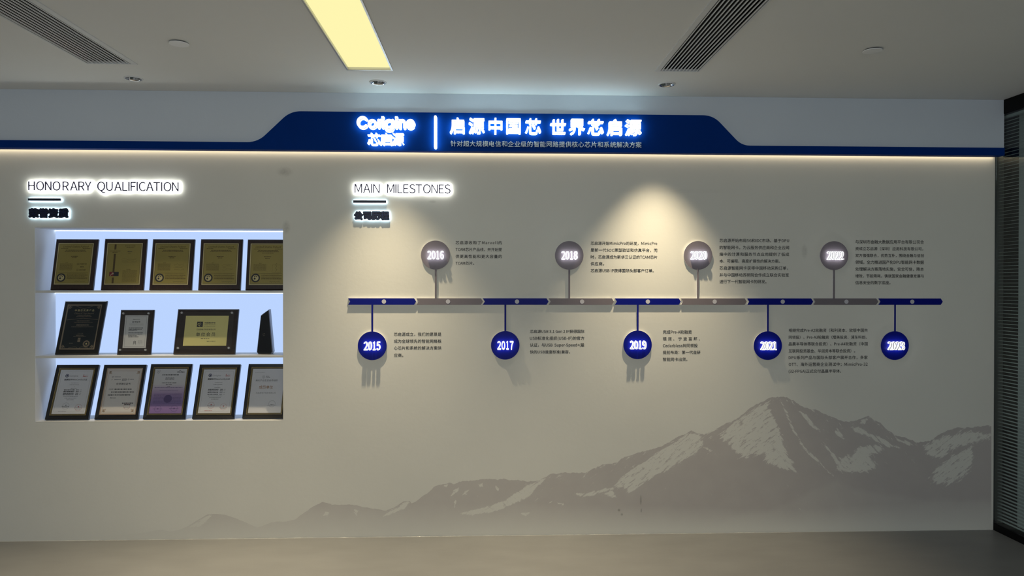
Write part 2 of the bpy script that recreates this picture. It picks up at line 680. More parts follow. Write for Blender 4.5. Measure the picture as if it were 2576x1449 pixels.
# thin bead of sealant along the foot of the wall
mb = MB()
prof = [(-0.0025, 0.0), (-0.002, 0.0013), (-0.0008, 0.0021), (0.0, 0.0022)]
N = 300
vs = []
for i in range(N + 1):
    x = -3.3 + (XR - 0.02 + 3.3) * i / N
    k = 1.0 + 0.25 * math.sin(i * 1.7) + 0.2 * math.sin(i * 0.61)
    vs += [(x, p[0] * k, p[1] * k) for p in prof]
fs = [(i * 4 + j, i * 4 + 4 + j, i * 4 + 5 + j, i * 4 + 1 + j) for i in range(N) for j in range(3)]
mb.add(vs, fs, M_bead)
structure(mb.build('trim_2', smooth=True))

# ------------------------------------------------------------------ glazed partition on the right
part = structure(MB().box(XR, XR + 0.10, -7.4, -0.0005, 0.0005, 0.042, M_black).box(XR, XR + 0.10, -7.4, -0.0005, 2.505, ZC - 0.0005, M_black)
                 .box(XR + 0.055, XR + 0.10, -0.064, -0.0005, 0.042, 2.505, M_black).build('window_1'))
for yy in (-2.2, -4.4):
    MB().box(XR + 0.002, XR + 0.098, yy - 0.03, yy + 0.03, 0.043, 2.504, M_black).build('window_frame', part)
MB().box(XR + 0.004, XR + 0.010, -7.4, -0.001, 0.043, 2.504, M_glass).build('pane', part)
mb = MB()
z = 0.062
while z < 2.465:
    x0, x1 = XR + 0.021, XR + 0.038
    mb.add([(x0, -7.38, z), (x0, -0.002, z), (x1, -0.002, z + 0.0015), (x1, -7.38, z + 0.0015),
            (x0, -7.38, z + 0.0014), (x0, -0.002, z + 0.0014), (x1, -0.002, z + 0.0029), (x1, -7.38, z + 0.0029)],
           [(0, 3, 2, 1), (4, 5, 6, 7), (0, 1, 5, 4), (1, 2, 6, 5), (2, 3, 7, 6), (3, 0, 4, 7)], M_slat)
    z += 0.0205
blind = mb.build('blind_slats', part)
MB().box(XR + 0.018, XR + 0.042, -7.38, -0.002, 2.482, 2.497, M_rail).build('blind_rail', part)

# ================================================================== CEILING FITTINGS
# panel light
x0, x1, y0, y1 = LIGHT_X
t = thing('ceiling_light', ((x0 + x1) / 2, (y0 + y1) / 2, ZC), 'long yellow glowing rectangular panel light recessed in the ceiling', 'ceiling light')
mb = MB()
lip, up = 0.005, 0.035
for (a, b, c, d) in ((x0 - lip, x0 + 0.003, y0 - lip, y1 + lip), (x1 - 0.003, x1 + lip, y0 - lip, y1 + lip), (x0, x1, y1 - 0.002, y1 + lip), (x0, x1, y0 - lip, y0 + 0.003)):
    mb.box(a, b, c, d, ZC - 0.005, ZC - 0.0003, M_alu)
for (a, b, c, d) in ((x0 + 0.0005, x0 + 0.004, y0, y1), (x1 - 0.004, x1 - 0.0005, y0, y1), (x0, x1, y1 - 0.004, y1 - 0.0005), (x0, x1, y0 + 0.0005, y0 + 0.004)):
    mb.box(a, b, c, d, ZC - 0.002, ZC + up, M_alu)
mb.build('frame', t, t.location)
MB().box(x0 + 0.004, x1 - 0.004, y0 + 0.004, y1 - 0.002, ZC + 0.009, ZC + 0.014, E_panel).build('diffuser', t, t.location)

# air vents
for (x0, x1, y0, y1), lab in zip(VENTS, ('long slatted air vent in the ceiling left of the yellow panel light', 'long slatted air vent in the ceiling right of the yellow panel light')):
    t = thing('air_vent', ((x0 + x1) / 2, y1, ZC), lab, 'air vent', 'linear ceiling air vents')
    wl, wr = (0.006, 0.024) if x0 < 0 else (0.022, 0.006)      # the flange on the room's middle side is the broad one
    mb = MB()
    for (a, b, c, d) in ((x0 - wl, x0 + 0.003, y0, y1 + 0.006), (x1 - 0.003, x1 + wr, y0, y1 + 0.006), (x0 + 0.003, x1 - 0.003, y1 - 0.003, y1 + 0.006)):
        mb.box(a, b, c, d, ZC - 0.005, ZC + 0.008, M_trim)
    mb.build('frame', t, t.location)
    mb = MB()
    n = 11
    for i in range(n):
        x = x0 + 0.003 + (x1 - x0 - 0.006) * (i + 0.5) / n
        mb.box(x - 0.0018, x + 0.0018, y0, y1 - 0.003, ZC - 0.004, ZC + 0.0012, M_blade)
    mb.build('slats', t, t.location)
    mb = MB()
    mb.box(x0 + 0.001, x1 - 0.001, y0, y1 - 0.001, ZC + 0.06, ZC + 0.07, M_dark)
    mb.box(x0 + 0.0005, x0 + 0.003, y0, y1 - 0.001, ZC + 0.0085, ZC + 0.06, M_dark)
    mb.box(x1 - 0.003, x1 - 0.0005, y0, y1 - 0.001, ZC + 0.0085, ZC + 0.06, M_dark)
    mb.box(x0 + 0.003, x1 - 0.003, y1 - 0.003, y1 - 0.001, ZC + 0.0085, ZC + 0.06, M_dark)
    mb.build('duct', t, t.location)

# round spots
SPOT_LAB = ('recessed round ceiling spotlight nearest the left vent, above the honours shelves',
            'recessed round ceiling spotlight in front of the yellow panel light end',
            'recessed round ceiling spotlight in front of the right air vent')
for (x, y), w, beam, tilt, lab in zip(SPOTS, SPOT_W, (78, 82, 68), SPOT_TILT, SPOT_LAB):
    t = thing('downlight', (x, y, ZC), lab, 'spotlight', 'recessed ceiling spotlights')
    MB().lathe([(0.0475, ZC - 0.0002), (0.0465, ZC - 0.004), (0.0435, ZC - 0.0055), (0.0415, ZC - 0.005)], x, y, 40, M_trim).build('trim_ring', t, t.location, True)
    MB().lathe([(0.0415, ZC - 0.0049), (0.036, ZC - 0.003), (0.0318, ZC + 0.003), (0.0300, ZC + 0.03), (0.026, ZC + 0.055), (0.018, ZC + 0.07)], x, y, 40, M_chrome).build('reflector', t, t.location, True)
    MB().lathe([(0.0185, ZC + 0.069), (0.0185, ZC + 0.074), (0.0, ZC + 0.074)], x, y, 24, M_dark).lathe([(0.0, ZC + 0.068), (0.012, ZC + 0.0685), (0.0184, ZC + 0.070)], x, y, 24, M_alu).build('lamp', t, t.location, True)
    if w > 0:
        ld = bpy.data.lights.new('spot_beam', 'SPOT')
        ld.energy = w
        ld.color = (1.0, 0.84, 0.57)
        ld.spot_size = math.radians(beam)
        ld.spot_blend = 1.0
        ld.shadow_soft_size = 0.018
        lo = bpy.data.objects.new('spot_beam', ld)
        lo.parent = t
        lo.location = (0, 0, -0.012)
        lo.rotation_euler = (math.radians(-tilt), 0, 0)
        COL.objects.link(lo)

for (x, y), lab in (((-1.399, -0.897), 'small round white cap on the ceiling between left vent and panel light'), ((1.807, -0.927), 'small round white cap on the ceiling right of the right vent')):
    mb = MB()
    mb.lathe([(0.034, ZC - 0.0002), (0.034, ZC - 0.006)], x, y, 40, M_dark)
    mb.lathe([(0.0, ZC - 0.005), (0.042, ZC - 0.005), (0.0428, ZC - 0.0065), (0.042, ZC - 0.0085), (0.0, ZC - 0.0095)], x, y, 48, M_blade)
    tag(mb.build('ceiling_disc', None, (x, y, ZC)), lab, 'ceiling disc', 'round ceiling discs')

# unseen fill lamp added to brighten the slats and room behind the glass
t = thing('ceiling_light', (4.5, -1.9, ZC), 'added wide white fill lamp in the room behind the glass partition', 'ceiling light')
MB().box(3.88, 5.12, -2.82, -0.98, ZC - 0.05, ZC - 0.0005, M_trim).build('housing', t, t.location)
ld = bpy.data.lights.new('fill_lamp', 'AREA')
ld.shape = 'RECTANGLE'
ld.size, ld.size_y = 1.2, 1.8
ld.energy = NEXT_FILL_W
ld.color = (0.90, 1.0, 0.98)
lo = bpy.data.objects.new('fill_lamp', ld)
lo.parent = t
lo.location = (0, 0, -0.055)
COL.objects.link(lo)

# assumed window in the rear wall, behind the camera, lit by an added lamp
w2 = structure(MB().box(-2.6, 2.0, YB + 0.001, YB + 0.06, 0.70, 0.76, M_alu).box(-2.6, 2.0, YB + 0.001, YB + 0.06, 2.36, 2.42, M_alu)
               .box(-2.6, -2.54, YB + 0.001, YB + 0.06, 0.76, 2.36, M_alu).box(1.94, 2.0, YB + 0.001, YB + 0.06, 0.76, 2.36, M_alu).build('assumed_window'))
ld = bpy.data.lights.new('assumed_daylight', 'AREA')
ld.shape = 'RECTANGLE'
ld.size, ld.size_y = 4.4, 1.55
ld.energy = ASSUMED_DAY_W
ld.color = (0.88, 0.95, 1.0)
lo = bpy.data.objects.new('assumed_daylight', ld)
lo.parent = w2
lo.location = (-0.3, YB + 0.03, 1.56)
lo.rotation_euler = (math.radians(90), 0, 0)
COL.objects.link(lo)

# assumed panels added for ambient light, in the room behind the camera
for x, y in ((-2.2, -5.9), (1.6, -5.9)):
    t = thing('ceiling_light', (x, y, ZC), 'assumed cool white square panel light added on the ceiling behind the viewer', 'ceiling light', 'assumed panel lights behind the viewer')
    MB().box(x - 0.31, x + 0.31, y - 0.31, y + 0.31, ZC - 0.02, ZC - 0.0005, M_trim).build('housing', t, t.location)
    ld = bpy.data.lights.new('assumed_panel_lamp', 'AREA')
    ld.energy = REAR_FILL_W
    ld.size = 0.56
    ld.color = (0.86, 0.95, 1.0)
    lo = bpy.data.objects.new('assumed_panel_lamp', ld)
    lo.parent = t
    lo.location = (0, 0, -0.024)
    COL.objects.link(lo)

# ================================================================== BANNER
Z_BT = 2.254                       # lower edge of the banner
YF = 0.085                         # its front, out from the wall


def bp(px, py):
    p = wp(px, py, -YF)
    return (p[0], p[2])


def rounded(pts, radii, n=7):
    out = []
    L = len(pts)
    for i, (p, r) in enumerate(zip(pts, radii)):
        p = np.array(p)
        if r <= 0:
            out.append(tuple(p))
            continue
        a, b = np.array(pts[i - 1]) - p, np.array(pts[(i + 1) % L]) - p
        a, b = a / np.linalg.norm(a), b / np.linalg.norm(b)
        for k in range(n + 1):
            t = k / n
            q = (1 - t) ** 2 * (p + a * r) + 2 * t * (1 - t) * p + t * t * (p + b * r)
            out.append(tuple(q))
    return out


zl = (bp(100, 353)[1] + bp(640, 357.5)[1]) / 2
zr = (bp(1890, 367.5)[1] + bp(2500, 370.3)[1]) / 2
zt = (bp(760, 280)[1] + bp(1770, 289.5)[1]) / 2
zs = (zl + zr) / 2
xe = XR - 0.004
d1, d2 = bp(648, 358)[0], bp(731, 280)[0]
d3, d4 = bp(1794, 289)[0], bp(1866, 367)[0]
outl = [(XL + 0.01, Z_BT), (xe, Z_BT), (xe, zr), (d4, zr), (d3, zt), (d2, zt), (d1, zl), (XL + 0.01, zl)]
outl = rounded(outl, [0, 0, 0, 0.05, 0.06, 0.06, 0.06, 0])
t = thing('banner', (0, -YF, Z_BT), 'wide blue banner panel with raised middle, running along the top of the wall', 'banner')
MB().prism(outl, on_wall, 0.0705, YF, M_blue).build('panel', t, t.location)
MB().box(XL + 0.01, xe, -0.0703, -0.032, Z_BT, Z_FB - 0.0005, M_blue).build('lower_return', t, t.location)

tag(MB().box(XL + 0.02, XR - 0.012, -0.026, -0.006, Z_FB - 0.006, Z_FB - 0.0005, E_cove).build('led_strip', None, (0, -0.016, Z_FB)),
    'warm white light strip tucked under the blue banner', 'light strip')


# ------------------------------------------------------------------ lit letters
def lit_shape(mb, V, T, fn, c0, c1, body, face, rim=0.009):
    """glowing body with a grey-rimmed face in front"""
    mb.solid2d(V, T, fn, c0, c1 - rim, body)
    mb.solid2d(V, T, fn, c1 - rim + 0.0003, c1, M_rim, face)


def place_char(ch, cx_px, cy_px, y, em_px, font=None, off=0.0, res=4, xs=1.0, ys=1.0, target=None):
    """2D character in world (X, Z), its ink centred on a photo position of the plane Y = y"""
    V, T = glyph(ch, font or F_CJK, off, res)
    p = wp(cx_px, cy_px, y)
    em = em_px / px_per_m(cx_px, cy_px, y)
    W = V * em * np.array([xs, ys])
    c = (W.min(0) + W.max(0)) / 2
    if target:
        k = px_per_m(cx_px, cy_px, y)
        s = W.max(0) - W.min(0)
        W = (W - c) * np.array([target[0] / k / s[0], target[1] / k / s[1]])
        return W + np.array([p[0], p[2]]), T
    return W - c + np.array([p[0], p[2]]), T


LF = YF + 0.038                    # front of the banner letters
# Latin wordmark: (char, left, right, top, bottom) in the photo, front faces
t = thing('wordmark_sign', wp(970, 312, -YF), 'glowing white Latin wordmark in rounded letters on the blue banner', 'sign')


def arc(cx, cy, rx, ry, a0, a1, n=28):
    return [(cx + rx * math.cos(math.radians(a0 + (a1 - a0) * i / n)), cy + ry * math.sin(math.radians(a0 + (a1 - a0) * i / n))) for i in range(n + 1)]


ST = 3.45          # half the stroke of the letters, in photo pixels
WORD = []
for ch, a, b, c, d in (('C', 896.8, 927.0, 291.5, 323.2), ('o', 924.6, 948.2, 299.0, 323.6), ('r', 948.8, 960.6, 298.6, 323.0), ('i', 958.6, 966.2, 292.0, 322.8),
                       ('g', 966.0, 991.0, 298.8, 331.0), ('i', 993.0, 1000.6, 292.2, 323.6), ('n', 1002.6, 1021.0, 299.0, 324.2), ('e', 1020.6, 1044.0, 299.0, 325.0)):
    cx, cy, rx, ry = (a + b) / 2, (c + d) / 2, (b - a) / 2 - ST, (d - c) / 2 - ST
    if ch == 'C':
        L = [arc(cx, cy, rx, ry, -42, -318)]
    elif ch == 'o':
        L = [arc(cx, cy, rx, ry, 0, 360)]
    elif ch == 'r':
        L = [[(a + ST, c + ST), (a + ST, d - ST)], [(a + ST, c + 2.3 * ST), (a + 1.6 * ST, c + 1.25 * ST), (b - ST * 0.9, c + ST)]]
    elif ch == 'i':
        L = [[(cx, c + 2.9 * ST), (cx, d - ST)]]
    elif ch == 'n':
        L = [[(a + ST, c + ST), (a + ST, d - ST)], arc(cx, c + ST + rx, rx, rx, 180, 360) + [(b - ST, d - ST)]]
    elif ch == 'g':
        h = (323.4 - c) / 2 - ST
        L = [arc(cx, c + ST + h, rx, h, 0, 360), [(b - ST, c + ST), (b - ST, 322.5)] + arc(cx, 321.5, rx, d - ST - 321.5, 0, 150)]
    else:
        L = [arc(cx, cy, rx, ry, 0, -318), [(a + ST, cy + 0.4), (b - ST, cy + 0.4)]]
    WORD.append((ch, L, (cx, c)))
for ch, L, (cx, c) in WORD:
    segs = []
    for pl in L:
        q = [(lambda p: (p[0], p[2]))(wp(x, y, -LF)) for x, y in pl]
        segs += list(zip(q[:-1], q[1:]))
    k = px_per_m(cx, 310, -LF)
    V, T = swell_segments(np.array(segs), ST / k, 0.00085, False)
    mb = MB()
    lit_shape(mb, V, T, on_wall, YF + 0.004, LF, E_letter, E_face)
    if ch == 'i':
        e = ST / k
        p = wp(cx, c + ST * 0.9, -LF)
        sq = np.array([(p[0] - e, p[2] - e * 0.8), (p[0] + e, p[2] - e * 0.8), (p[0] + e, p[2] + e * 0.8), (p[0] - e, p[2] + e * 0.8)])
        lit_shape(mb, sq, [(0, 1, 2, 3)], on_wall, YF + 0.004, LF, E_letter, E_face)
    mb.build('letter', t, t.location)

t = thing('company_name_sign', wp(970, 350, -YF), 'three glowing white Chinese characters below the Latin wordmark', 'sign')
for ch, x0, x1 in (('芯', 923.6, 956.0), ('启', 954.5, 985.5), ('源', 985.5, 1015.5)):
    V, T = place_char(ch, (x0 + x1) / 2, 349.2, -LF, 33, F_CJK, 0.016, 4, target=(x1 - x0, 31.5))
    mb = MB()
    lit_shape(mb, V, T, on_wall, YF + 0.004, LF, E_letter, E_face, 0.008)
    mb.build('letter', t, t.location)

mb = MB()
a, b = wp(1091.6, 290, -LF), wp(1098.6, 373, -LF)
r = (b[0] - a[0]) / 2
cx = (a[0] + b[0]) / 2
pts = [(cx + r * math.cos(q), b[2] + r + r * math.sin(q)) for q in np.linspace(math.pi, 2 * math.pi, 9)] + [(cx + r * math.cos(q), a[2] - r + r * math.sin(q)) for q in np.linspace(0, math.pi, 9)]
mb.prism(pts, on_wall, YF + 0.004, LF - 0.006, E_letter)
mb.prism(pts, on_wall, LF - 0.0057, LF, M_rim, E_face)
tag(mb.build('divider_bar', None, (cx, -YF, b[2])), 'slim upright glowing white bar on the banner between logo and slogan', 'sign bar')

t = thing('slogan_sign', wp(1370, 320, -YF), 'ten large glowing white Chinese characters spelling the banner slogan', 'sign')
for ch, x, y in zip('启源中国芯世界芯启源', (1150.0, 1199.0, 1246.5, 1292, 1341.5, 1404.5, 1452.5, 1499.5, 1547, 1594.5), np.linspace(315.0, 319.6, 10)):
    V, T = place_char(ch, x, y, -LF, 42.0, F_CJK, 0.020, 4)
    mb = MB()
    lit_shape(mb, V, T, on_wall, YF + 0.004, LF, E_letter, E_face)
    mb.build('letter', t, t.location)

SUB = '针对超大规模电信和企业级的智能网路提供核心芯片和系统解决方案'
t = thing('subtitle_lettering', wp(1373, 362, -YF), 'row of small unlit grey Chinese characters below the glowing slogan', 'lettering')
for i, ch in enumerate(SUB):
    f = i / (len(SUB) - 1)
    V, T = place_char(ch, 1140.6 + (1606.6 - 1140.6) * f, 361.0 + 3.2 * f, -YF - 0.004, 15.6, F_CJK, 0.006, 2)
    MB().solid2d(V, T, on_wall, YF + 0.0003, YF + 0.004, M_sub).build('letter', t, t.location)


# ------------------------------------------------------------------ headings
def heading(word, lefts, right_px, cap_top, base_l, base_r, label, name='heading_sign'):
    yf = -0.020
    ref = wp(lefts[0], base_l, yf)
    t = thing(name, (ref[0], 0, ref[2]), label, 'sign')
    capV, _ = glyph('H', F_CJK)
    caph = capV[:, 1].max() - capV[:, 1].min()
    VV, TT, o = [], [], 0
    mbs = []
    for ch, x in zip(word, lefts):
        f = (x - lefts[0]) / (right_px - lefts[0])
        base = base_l + (base_r - base_l) * f
        p = wp(x, base, yf)
        em = (base_l - cap_top) / px_per_m(x, base, yf) / caph
        V, T = glyph(ch, F_CJK, 0.005, 5)
        W = V * em
        W = W - np.array([W[:, 0].min(), 0]) + np.array([p[0], p[2]])
        VV.append(W)
        TT += [tuple(i + o for i in q) for q in T]
        o += len(W)
        mbs.append((W, T))
    V = np.vstack(VV)
    PV, PT = swell(V, TT, 0.0052, 0.0014)
    MB().solid2d(PV, PT, on_wall, 0.008, 0.0135, E_plate).build('glowing_backing', t, t.location)
    for W, T in mbs:
        MB().solid2d(W, T, on_wall, 0.0137, 0.020, M_plum).build('letter', t, t.location)
    return t


HQ = [50 + v / 5.99 for v in (123, 243, 375, 490, 640, 755, 878, 975, 1163, 1297, 1420, 1540, 1632, 1665, 1757, 1790, 1900, 2010, 2125, 2162, 2290)]
heading('HONORARYQUALIFICATION', HQ, 448.2, 455.4, 478.5, 481.0, 'long halo-lit HONORARY QUALIFICATION heading at the upper left')
MM = [860 + v / 8.587 for v in (273, 458, 628, 675, 972, 1153, 1200, 1325, 1455, 1590, 1752, 1930, 2088, 2215)]
heading('MAINMILESTONES', MM, 1131.5, 462.3, 484.9, 486.6, 'halo-lit MAIN MILESTONES heading above the timeline')


def dark_heading(chars, x0, x1, yc, em_px, label):
    yf = -0.019
    n = len(chars)
    ref = wp((x0 + x1) / 2, yc, 0)
    t = thing('chinese_heading_sign', (ref[0], 0, ref[2]), label, 'sign')
    VV, TT, o = [], [], 0
    for i, ch in enumerate(chars):
        V, T = place_char(ch, x0 + (x1 - x0) * (i + 0.5) / n, yc, yf, em_px, F_CJK, 0.0, 3)
        VV.append(V)
        TT += [tuple(k + o for k in q) for q in T]
        o += len(V)
    V = np.vstack(VV)
    PV, PT = swell(V, TT, 0.0058, 0.0014)
    MB().solid2d(PV, PT, on_wall, 0.009, 0.017, M_navy).build('backing', t, t.location)
    MB().solid2d(V, TT, on_wall, 0.0171, 0.019, M_navy2).build('strokes', t, t.location)
    PV, PT = swell(V, TT, 0.0070, 0.0014)
    MB().solid2d(PV, PT, on_wall, 0.004, 0.0088, E_cold).build('glowing_backing', t, t.location)


dark_heading('荣誉资质', 71.5, 170.5, 536.0, 23.0, 'dark Chinese heading with cold halo above the honours shelves')
dark_heading('公司历程', 890.5, 978.5, 542.5, 21.0, 'dark Chinese heading with cold halo below the milestones heading')

for (a, b, c, d), lab in (((70.0, 151.8, 498.8, 504.8), 'short dark halo-lit bar under the HONORARY QUALIFICATION heading'), ((888.3, 971.2, 503.8, 510.2), 'short dark halo-lit bar under the MAIN MILESTONES heading')):
    yf = -0.018
    zm = (wp(a, (c + d) / 2, yf)[2] + wp(b, (c + d) / 2, yf)[2]) / 2
    h = (d - c) / 2 / 426
    xa, xb = wp(a, c, yf)[0], wp(b, c, yf)[0]
    t = thing('underline_bar', ((xa + xb) / 2, 0, zm), lab, 'sign bar', 'underline bars of the headings')
    MB().box(xa, xb, -0.018, -0.009, zm - h, zm + h, M_navy).build('bar', t, t.location)
    MB().box(xa - 0.0015, xb + 0.0015, -0.0088, -0.004, zm - h - 0.0015, zm + h + 0.0015, E_cold).build('glowing_backing', t, t.location)

# ================================================================== TIMELINE
YT = 0.0115                                     # front of the arrows and discs
zb0 = np.mean([wp(x, 749.8 + 1.6 * (x - 880) / 1490, -YT)[2] for x in (900, 1600, 2300)])
zb1 = np.mean([wp(x, 766.0 + 1.6 * (x - 880) / 1490, -YT)[2] for x in (900, 1600, 2300)])
zm = (zb0 + zb1) / 2
SEG = [(875.5, 1047.0), (1047.6, 1215.0), (1214.4, 1380.0), (1380.2, 1544.4), (1546.4, 1712.7), (1713.2, 1878.5), (1879.5, 2045.7), (2046.0, 2209.4), (2209.6, 2371.7)]
DOT = [965.8, 1127.0, 1300.6, 1464.3, 1629.7, 1797.8, 1969.0, 2129.2, 2294.8]
STEM = [936.4, 1096.0, 1271.2, 1432.0, 1604.5, 1755.4, 1932.0, 2098.0, 2251.8]
DISC = [(936.4, 869.8, 36.4), (1095.5, 641.6, 36.6), (1271.0, 868.7, 35.9), (1432.0, 642.4, 35.9), (1604.0, 867.5, 35.8), (1756.0, 642.4, 35.8), (1931.5, 869.4, 35.6), (2098.4, 643.0, 35.6), (2251.0, 869.4, 35.4)]


def ellipse(cx, cz, r, n=64):
    return [(cx + r * math.cos(2 * math.pi * i / n), cz + r * math.sin(2 * math.pi * i / n)) for i in range(n)]


for i in range(9):
    year = str(2015 + i)
    blue = i % 2 == 0
    M = M_mblue if blue else M_mgrey
    lab = '%s timeline arrow with a stem %s to the round disc reading %s' % ('blue' if blue else 'grey', 'down' if blue else 'up', year)
    xa, xb = wp(SEG[i][0], 758, -YT)[0], wp(SEG[i][1], 758, -YT)[0]
    t = thing('milestone_marker', ((xa + xb) / 2, 0, zm), lab, 'timeline marker', 'timeline markers')
    nd = 5.2 / 426
    pts = [(xa, zb1), (xb - nd, zb1), (xb, zm), (xb - nd, zb0), (xa, zb0), (xa + nd, zm)]
    bar = MB().prism(pts, on_wall, 0.001, YT, M_pvc, M).build('arrow_bar', t, t.location)
    MB().prism(ellipse(wp(DOT[i], 758, -YT)[0], zm, 5.4 / 426, 28), on_wall, YT + 0.0001, YT + 0.0012, M_dot).build('dot', bar, t.location)
    dx, dz, dr = DISC[i]
    c = wp(dx, dz, -YT)
    r = dr / px_per_m(dx, dz, -YT)
    sx = wp(STEM[i], 758, -YT)[0]
    w = 2.2 / 426
    za, zb = (c[2] + r - 0.004, zb1) if blue else (zb0, c[2] - r + 0.004)
    MB().prism([(sx - w, za), (sx + w, za), (sx + w, zb), (sx - w, zb)], on_wall, 0.001, YT - 0.0004, M_pvc, M).build('stem', t, t.location)
    disc = MB().prism(ellipse(c[0], c[2], r), on_wall, 0.001, YT, M_pvc, M).build('disc', t, t.location)
    # digits, standing off the disc
    DF = YT + 0.026
    cc = (c[0] + 0.001, c[2])
    cap = 21.5 / 426
    wd, gap = 9.3 / 426, 10.4 / 426
    for k, ch in enumerate(year):
        V, T = glyph(ch, F_CJK, 0.022, 4)
        lo, hi = V.min(0), V.max(0)
        ww = wd * (0.66 if ch == '1' else 1.0)
        W = (V - (lo + hi) / 2) / (hi - lo) * np.array([ww, cap]) + np.array([cc[0] + (k - 1.5) * gap, cc[1]])
        mb = MB()
        lit_shape(mb, W, T, on_wall, YT + 0.003, DF, E_digit, E_dface, 0.007)
        mb.build('digit', disc, t.location)

# ------------------------------------------------------------------ paragraphs
PARA = [
    ('right of the 2016 disc', 1146.1, 1262.5, [(610.3, '芯启源收购了Marvell的', 0), (627.4, 'TCAM芯片产品线，并开始提', 0), (644.9, '供更高性能和更大容量的', 0), (662.0, 'TCAM芯片。', 1193)]),
    ('right of the 2018 disc', 1485.9, 1653.4, [(611.7, '芯启源开始MimicPro的研发，MimicPro', 0), (629.1, '是新一代SOC原型验证和仿真平台，同', 0), (646.5, '时，芯启源成为新华三认证的TCAM芯片', 0), (663.3, '供应商。', 1519.6), (680.7, '芯启源USB IP获得国际头部客户订单。', 1644.7)]),
    ('right of the 2020 disc', 1810.0, 1985.0, [(604.9, '芯启源开始布局5G和IDC市场。基于DPU', 0), (622.5, '的智能网卡，为云服务供应商和企业云网', 0), (639.4, '络中的计算和服务节点应用提供了低成', 0), (656.5, '本、可编程、高度扩展性的解决方案。', 1962), (674.2, '芯启源智能网卡获得中国移动采购订单，', 1982), (691.6, '并与中国移动苏研院合作成立联合实验室', 1984.5), (708.5, '进行下一代智能网卡的研发。', 1928)]),
    ('right of the 2022 disc', 2151.7, 2324.0, [(608.4, '与深圳市金融大数据应用平台有限公司合', 0), (625.3, '资成立芯启源（深圳）应用科技有限公司，', 2322), (642.4, '双方强强联合，优势互补，围绕金融与信创', 0), (659.5, '领域，全力推进国产化DPU智能网卡数据', 0), (676.9, '处理解决方案落地实施，安全可信，降本', 0), (694.0, '增效，节能降耗，铸就国家金融健康发展与', 0), (710.9, '信息安全的数字底座。', 2240)]),
    ('right of the 2015 disc', 991.0, 1110.2, [(841.0, '芯启源成立，我们的愿景是', 0), (858.3, '成为全球领先的智能网络核', 0), (875.5, '心芯片和系统的解决方案供', 0), (893.7, '应商。', 1014.5)]),
    ('right of the 2017 disc', 1333.2, 1470.0, [(833.6, '芯启源USB 3.1 Gen 2 IP获得国际', 0), (851.0, 'USB标准化组织(USB-IF)的官方', 0), (867.9, '认证，与USB  Super-Speed+(最', 0), (885.3, '快的USB速度标准)兼容。', 1434)]),
    ('right of the 2019 disc', 1667.5, 1762.0, [(835.2, '完成Pre-A轮融资', 1740), (852.3, '银润、宁波富邦、', 1760.5), (869.4, 'Cedarbless共同领投', 1755), (886.3, '提前布局：第一代自研', 0), (904.0, '智能网卡出货。', 1729)]),
    ('right of the 2021 disc', 1984.0, 2182.7, [(831.0, '相继完成Pre-A2轮融资（和利资本、软银中国共', 0), (848.2, '同领投）、Pre-A3轮融资（熠美投资、浦东科创、', 2180), (865.3, '晶晨半导体等联合投资）、Pre-A4轮融资（中国', 0), (882.7, '互联网投资基金、华润资本等联合投资）。', 2151), (899.6, 'DPU系列产品与国际头部客户展开合作，多家', 0), (916.7, 'OTT、海外运营商企业测试中；MimicPro-32', 0), (933.8, '(32-FPGA)正式交付晶晨半导体。', 2116)]),
]
for where, x0, x1, lines in PARA:
    ref = wp(x0, lines[0][0], 0)
    t = thing('wall_text', (ref[0], 0, ref[2]), 'small black Chinese text paragraph on the wall ' + where, 'wall text', 'timeline paragraphs')
    for yc, s, xe_ in lines:
        a, b = wp(x0, yc, 0), wp(xe_ or x1, yc, 0)
        em = 9.75 / px_per_m((x0 + x1) / 2, yc, 0)
        V, T = line_shape(s, b[0] - a[0], em, off=0.011)
        V = V + np.array([a[0], a[2] - 0.38 * em])
        MB().flat2d(V, T, on_wall, 0.0006, M_vinyl).build('text_line', t, t.location)

# ================================================================== NICHE
SH1 = (wp(400, 731)[2], wp(400, 737.0)[2])      # top and underside of the shelf boards
SH2 = (wp(400, 895)[2], wp(400, 900.3)[2])
t = thing('display_niche', ((niche_l + niche_r) / 2, 0.1, niche_b), 'white backlit wall niche with three tiers holding plaques and certificates', 'display niche')
mb = MB()
E_ = 0.0012
mb.box(niche_l + 0.001, niche_r + LIP - 0.001, NB, NB + 0.01, niche_b + 0.001, niche_t - 0.001, E_niche)
mb.build('back_panel', t, t.location)
for x0, x1, y0 in ((niche_l + 0.0005, niche_l + 0.004, 0.0005), (niche_r + LIP - 0.004, niche_r + LIP - 0.0005, 0.0125)):
    MB().box(x0, x1, y0, NB - 0.0005, niche_b + 0.0005, niche_t - 0.0005, M_niche).build('side_panel', t, t.location)
MB().box(niche_l + 0.004, niche_r - 0.0005, 0.0005, 0.0125, niche_t - 0.004, niche_t - 0.0005, M_niche).box(niche_l + 0.004, niche_r + LIP - 0.004, 0.0125, NB - 0.0005, niche_t - 0.004, niche_t - 0.0005, M_niche).build('top_panel', t, t.location)
MB().box(niche_l + 0.004, niche_r - 0.0005, 0.0005, 0.0125, niche_b + 0.0005, niche_b + 0.003, M_shelf).box(niche_l + 0.004, niche_r + LIP - 0.004, 0.0125, NB - 0.0005, niche_b + 0.0005, niche_b + 0.003, M_shelf).build('bottom_panel', t, t.location)
E_strip = emit('niche_led', (0.70, 0.84, 1.0), 5.0)
for zt_ in (niche_t - 0.004, SH1[1], SH2[1]):
    MB().box(niche_l + 0.006, niche_r + LIP - 0.006, NB - 0.007, NB - 0.001, zt_ - 0.0045, zt_ - 0.0004, E_strip).build('led_strip', t, t.location)
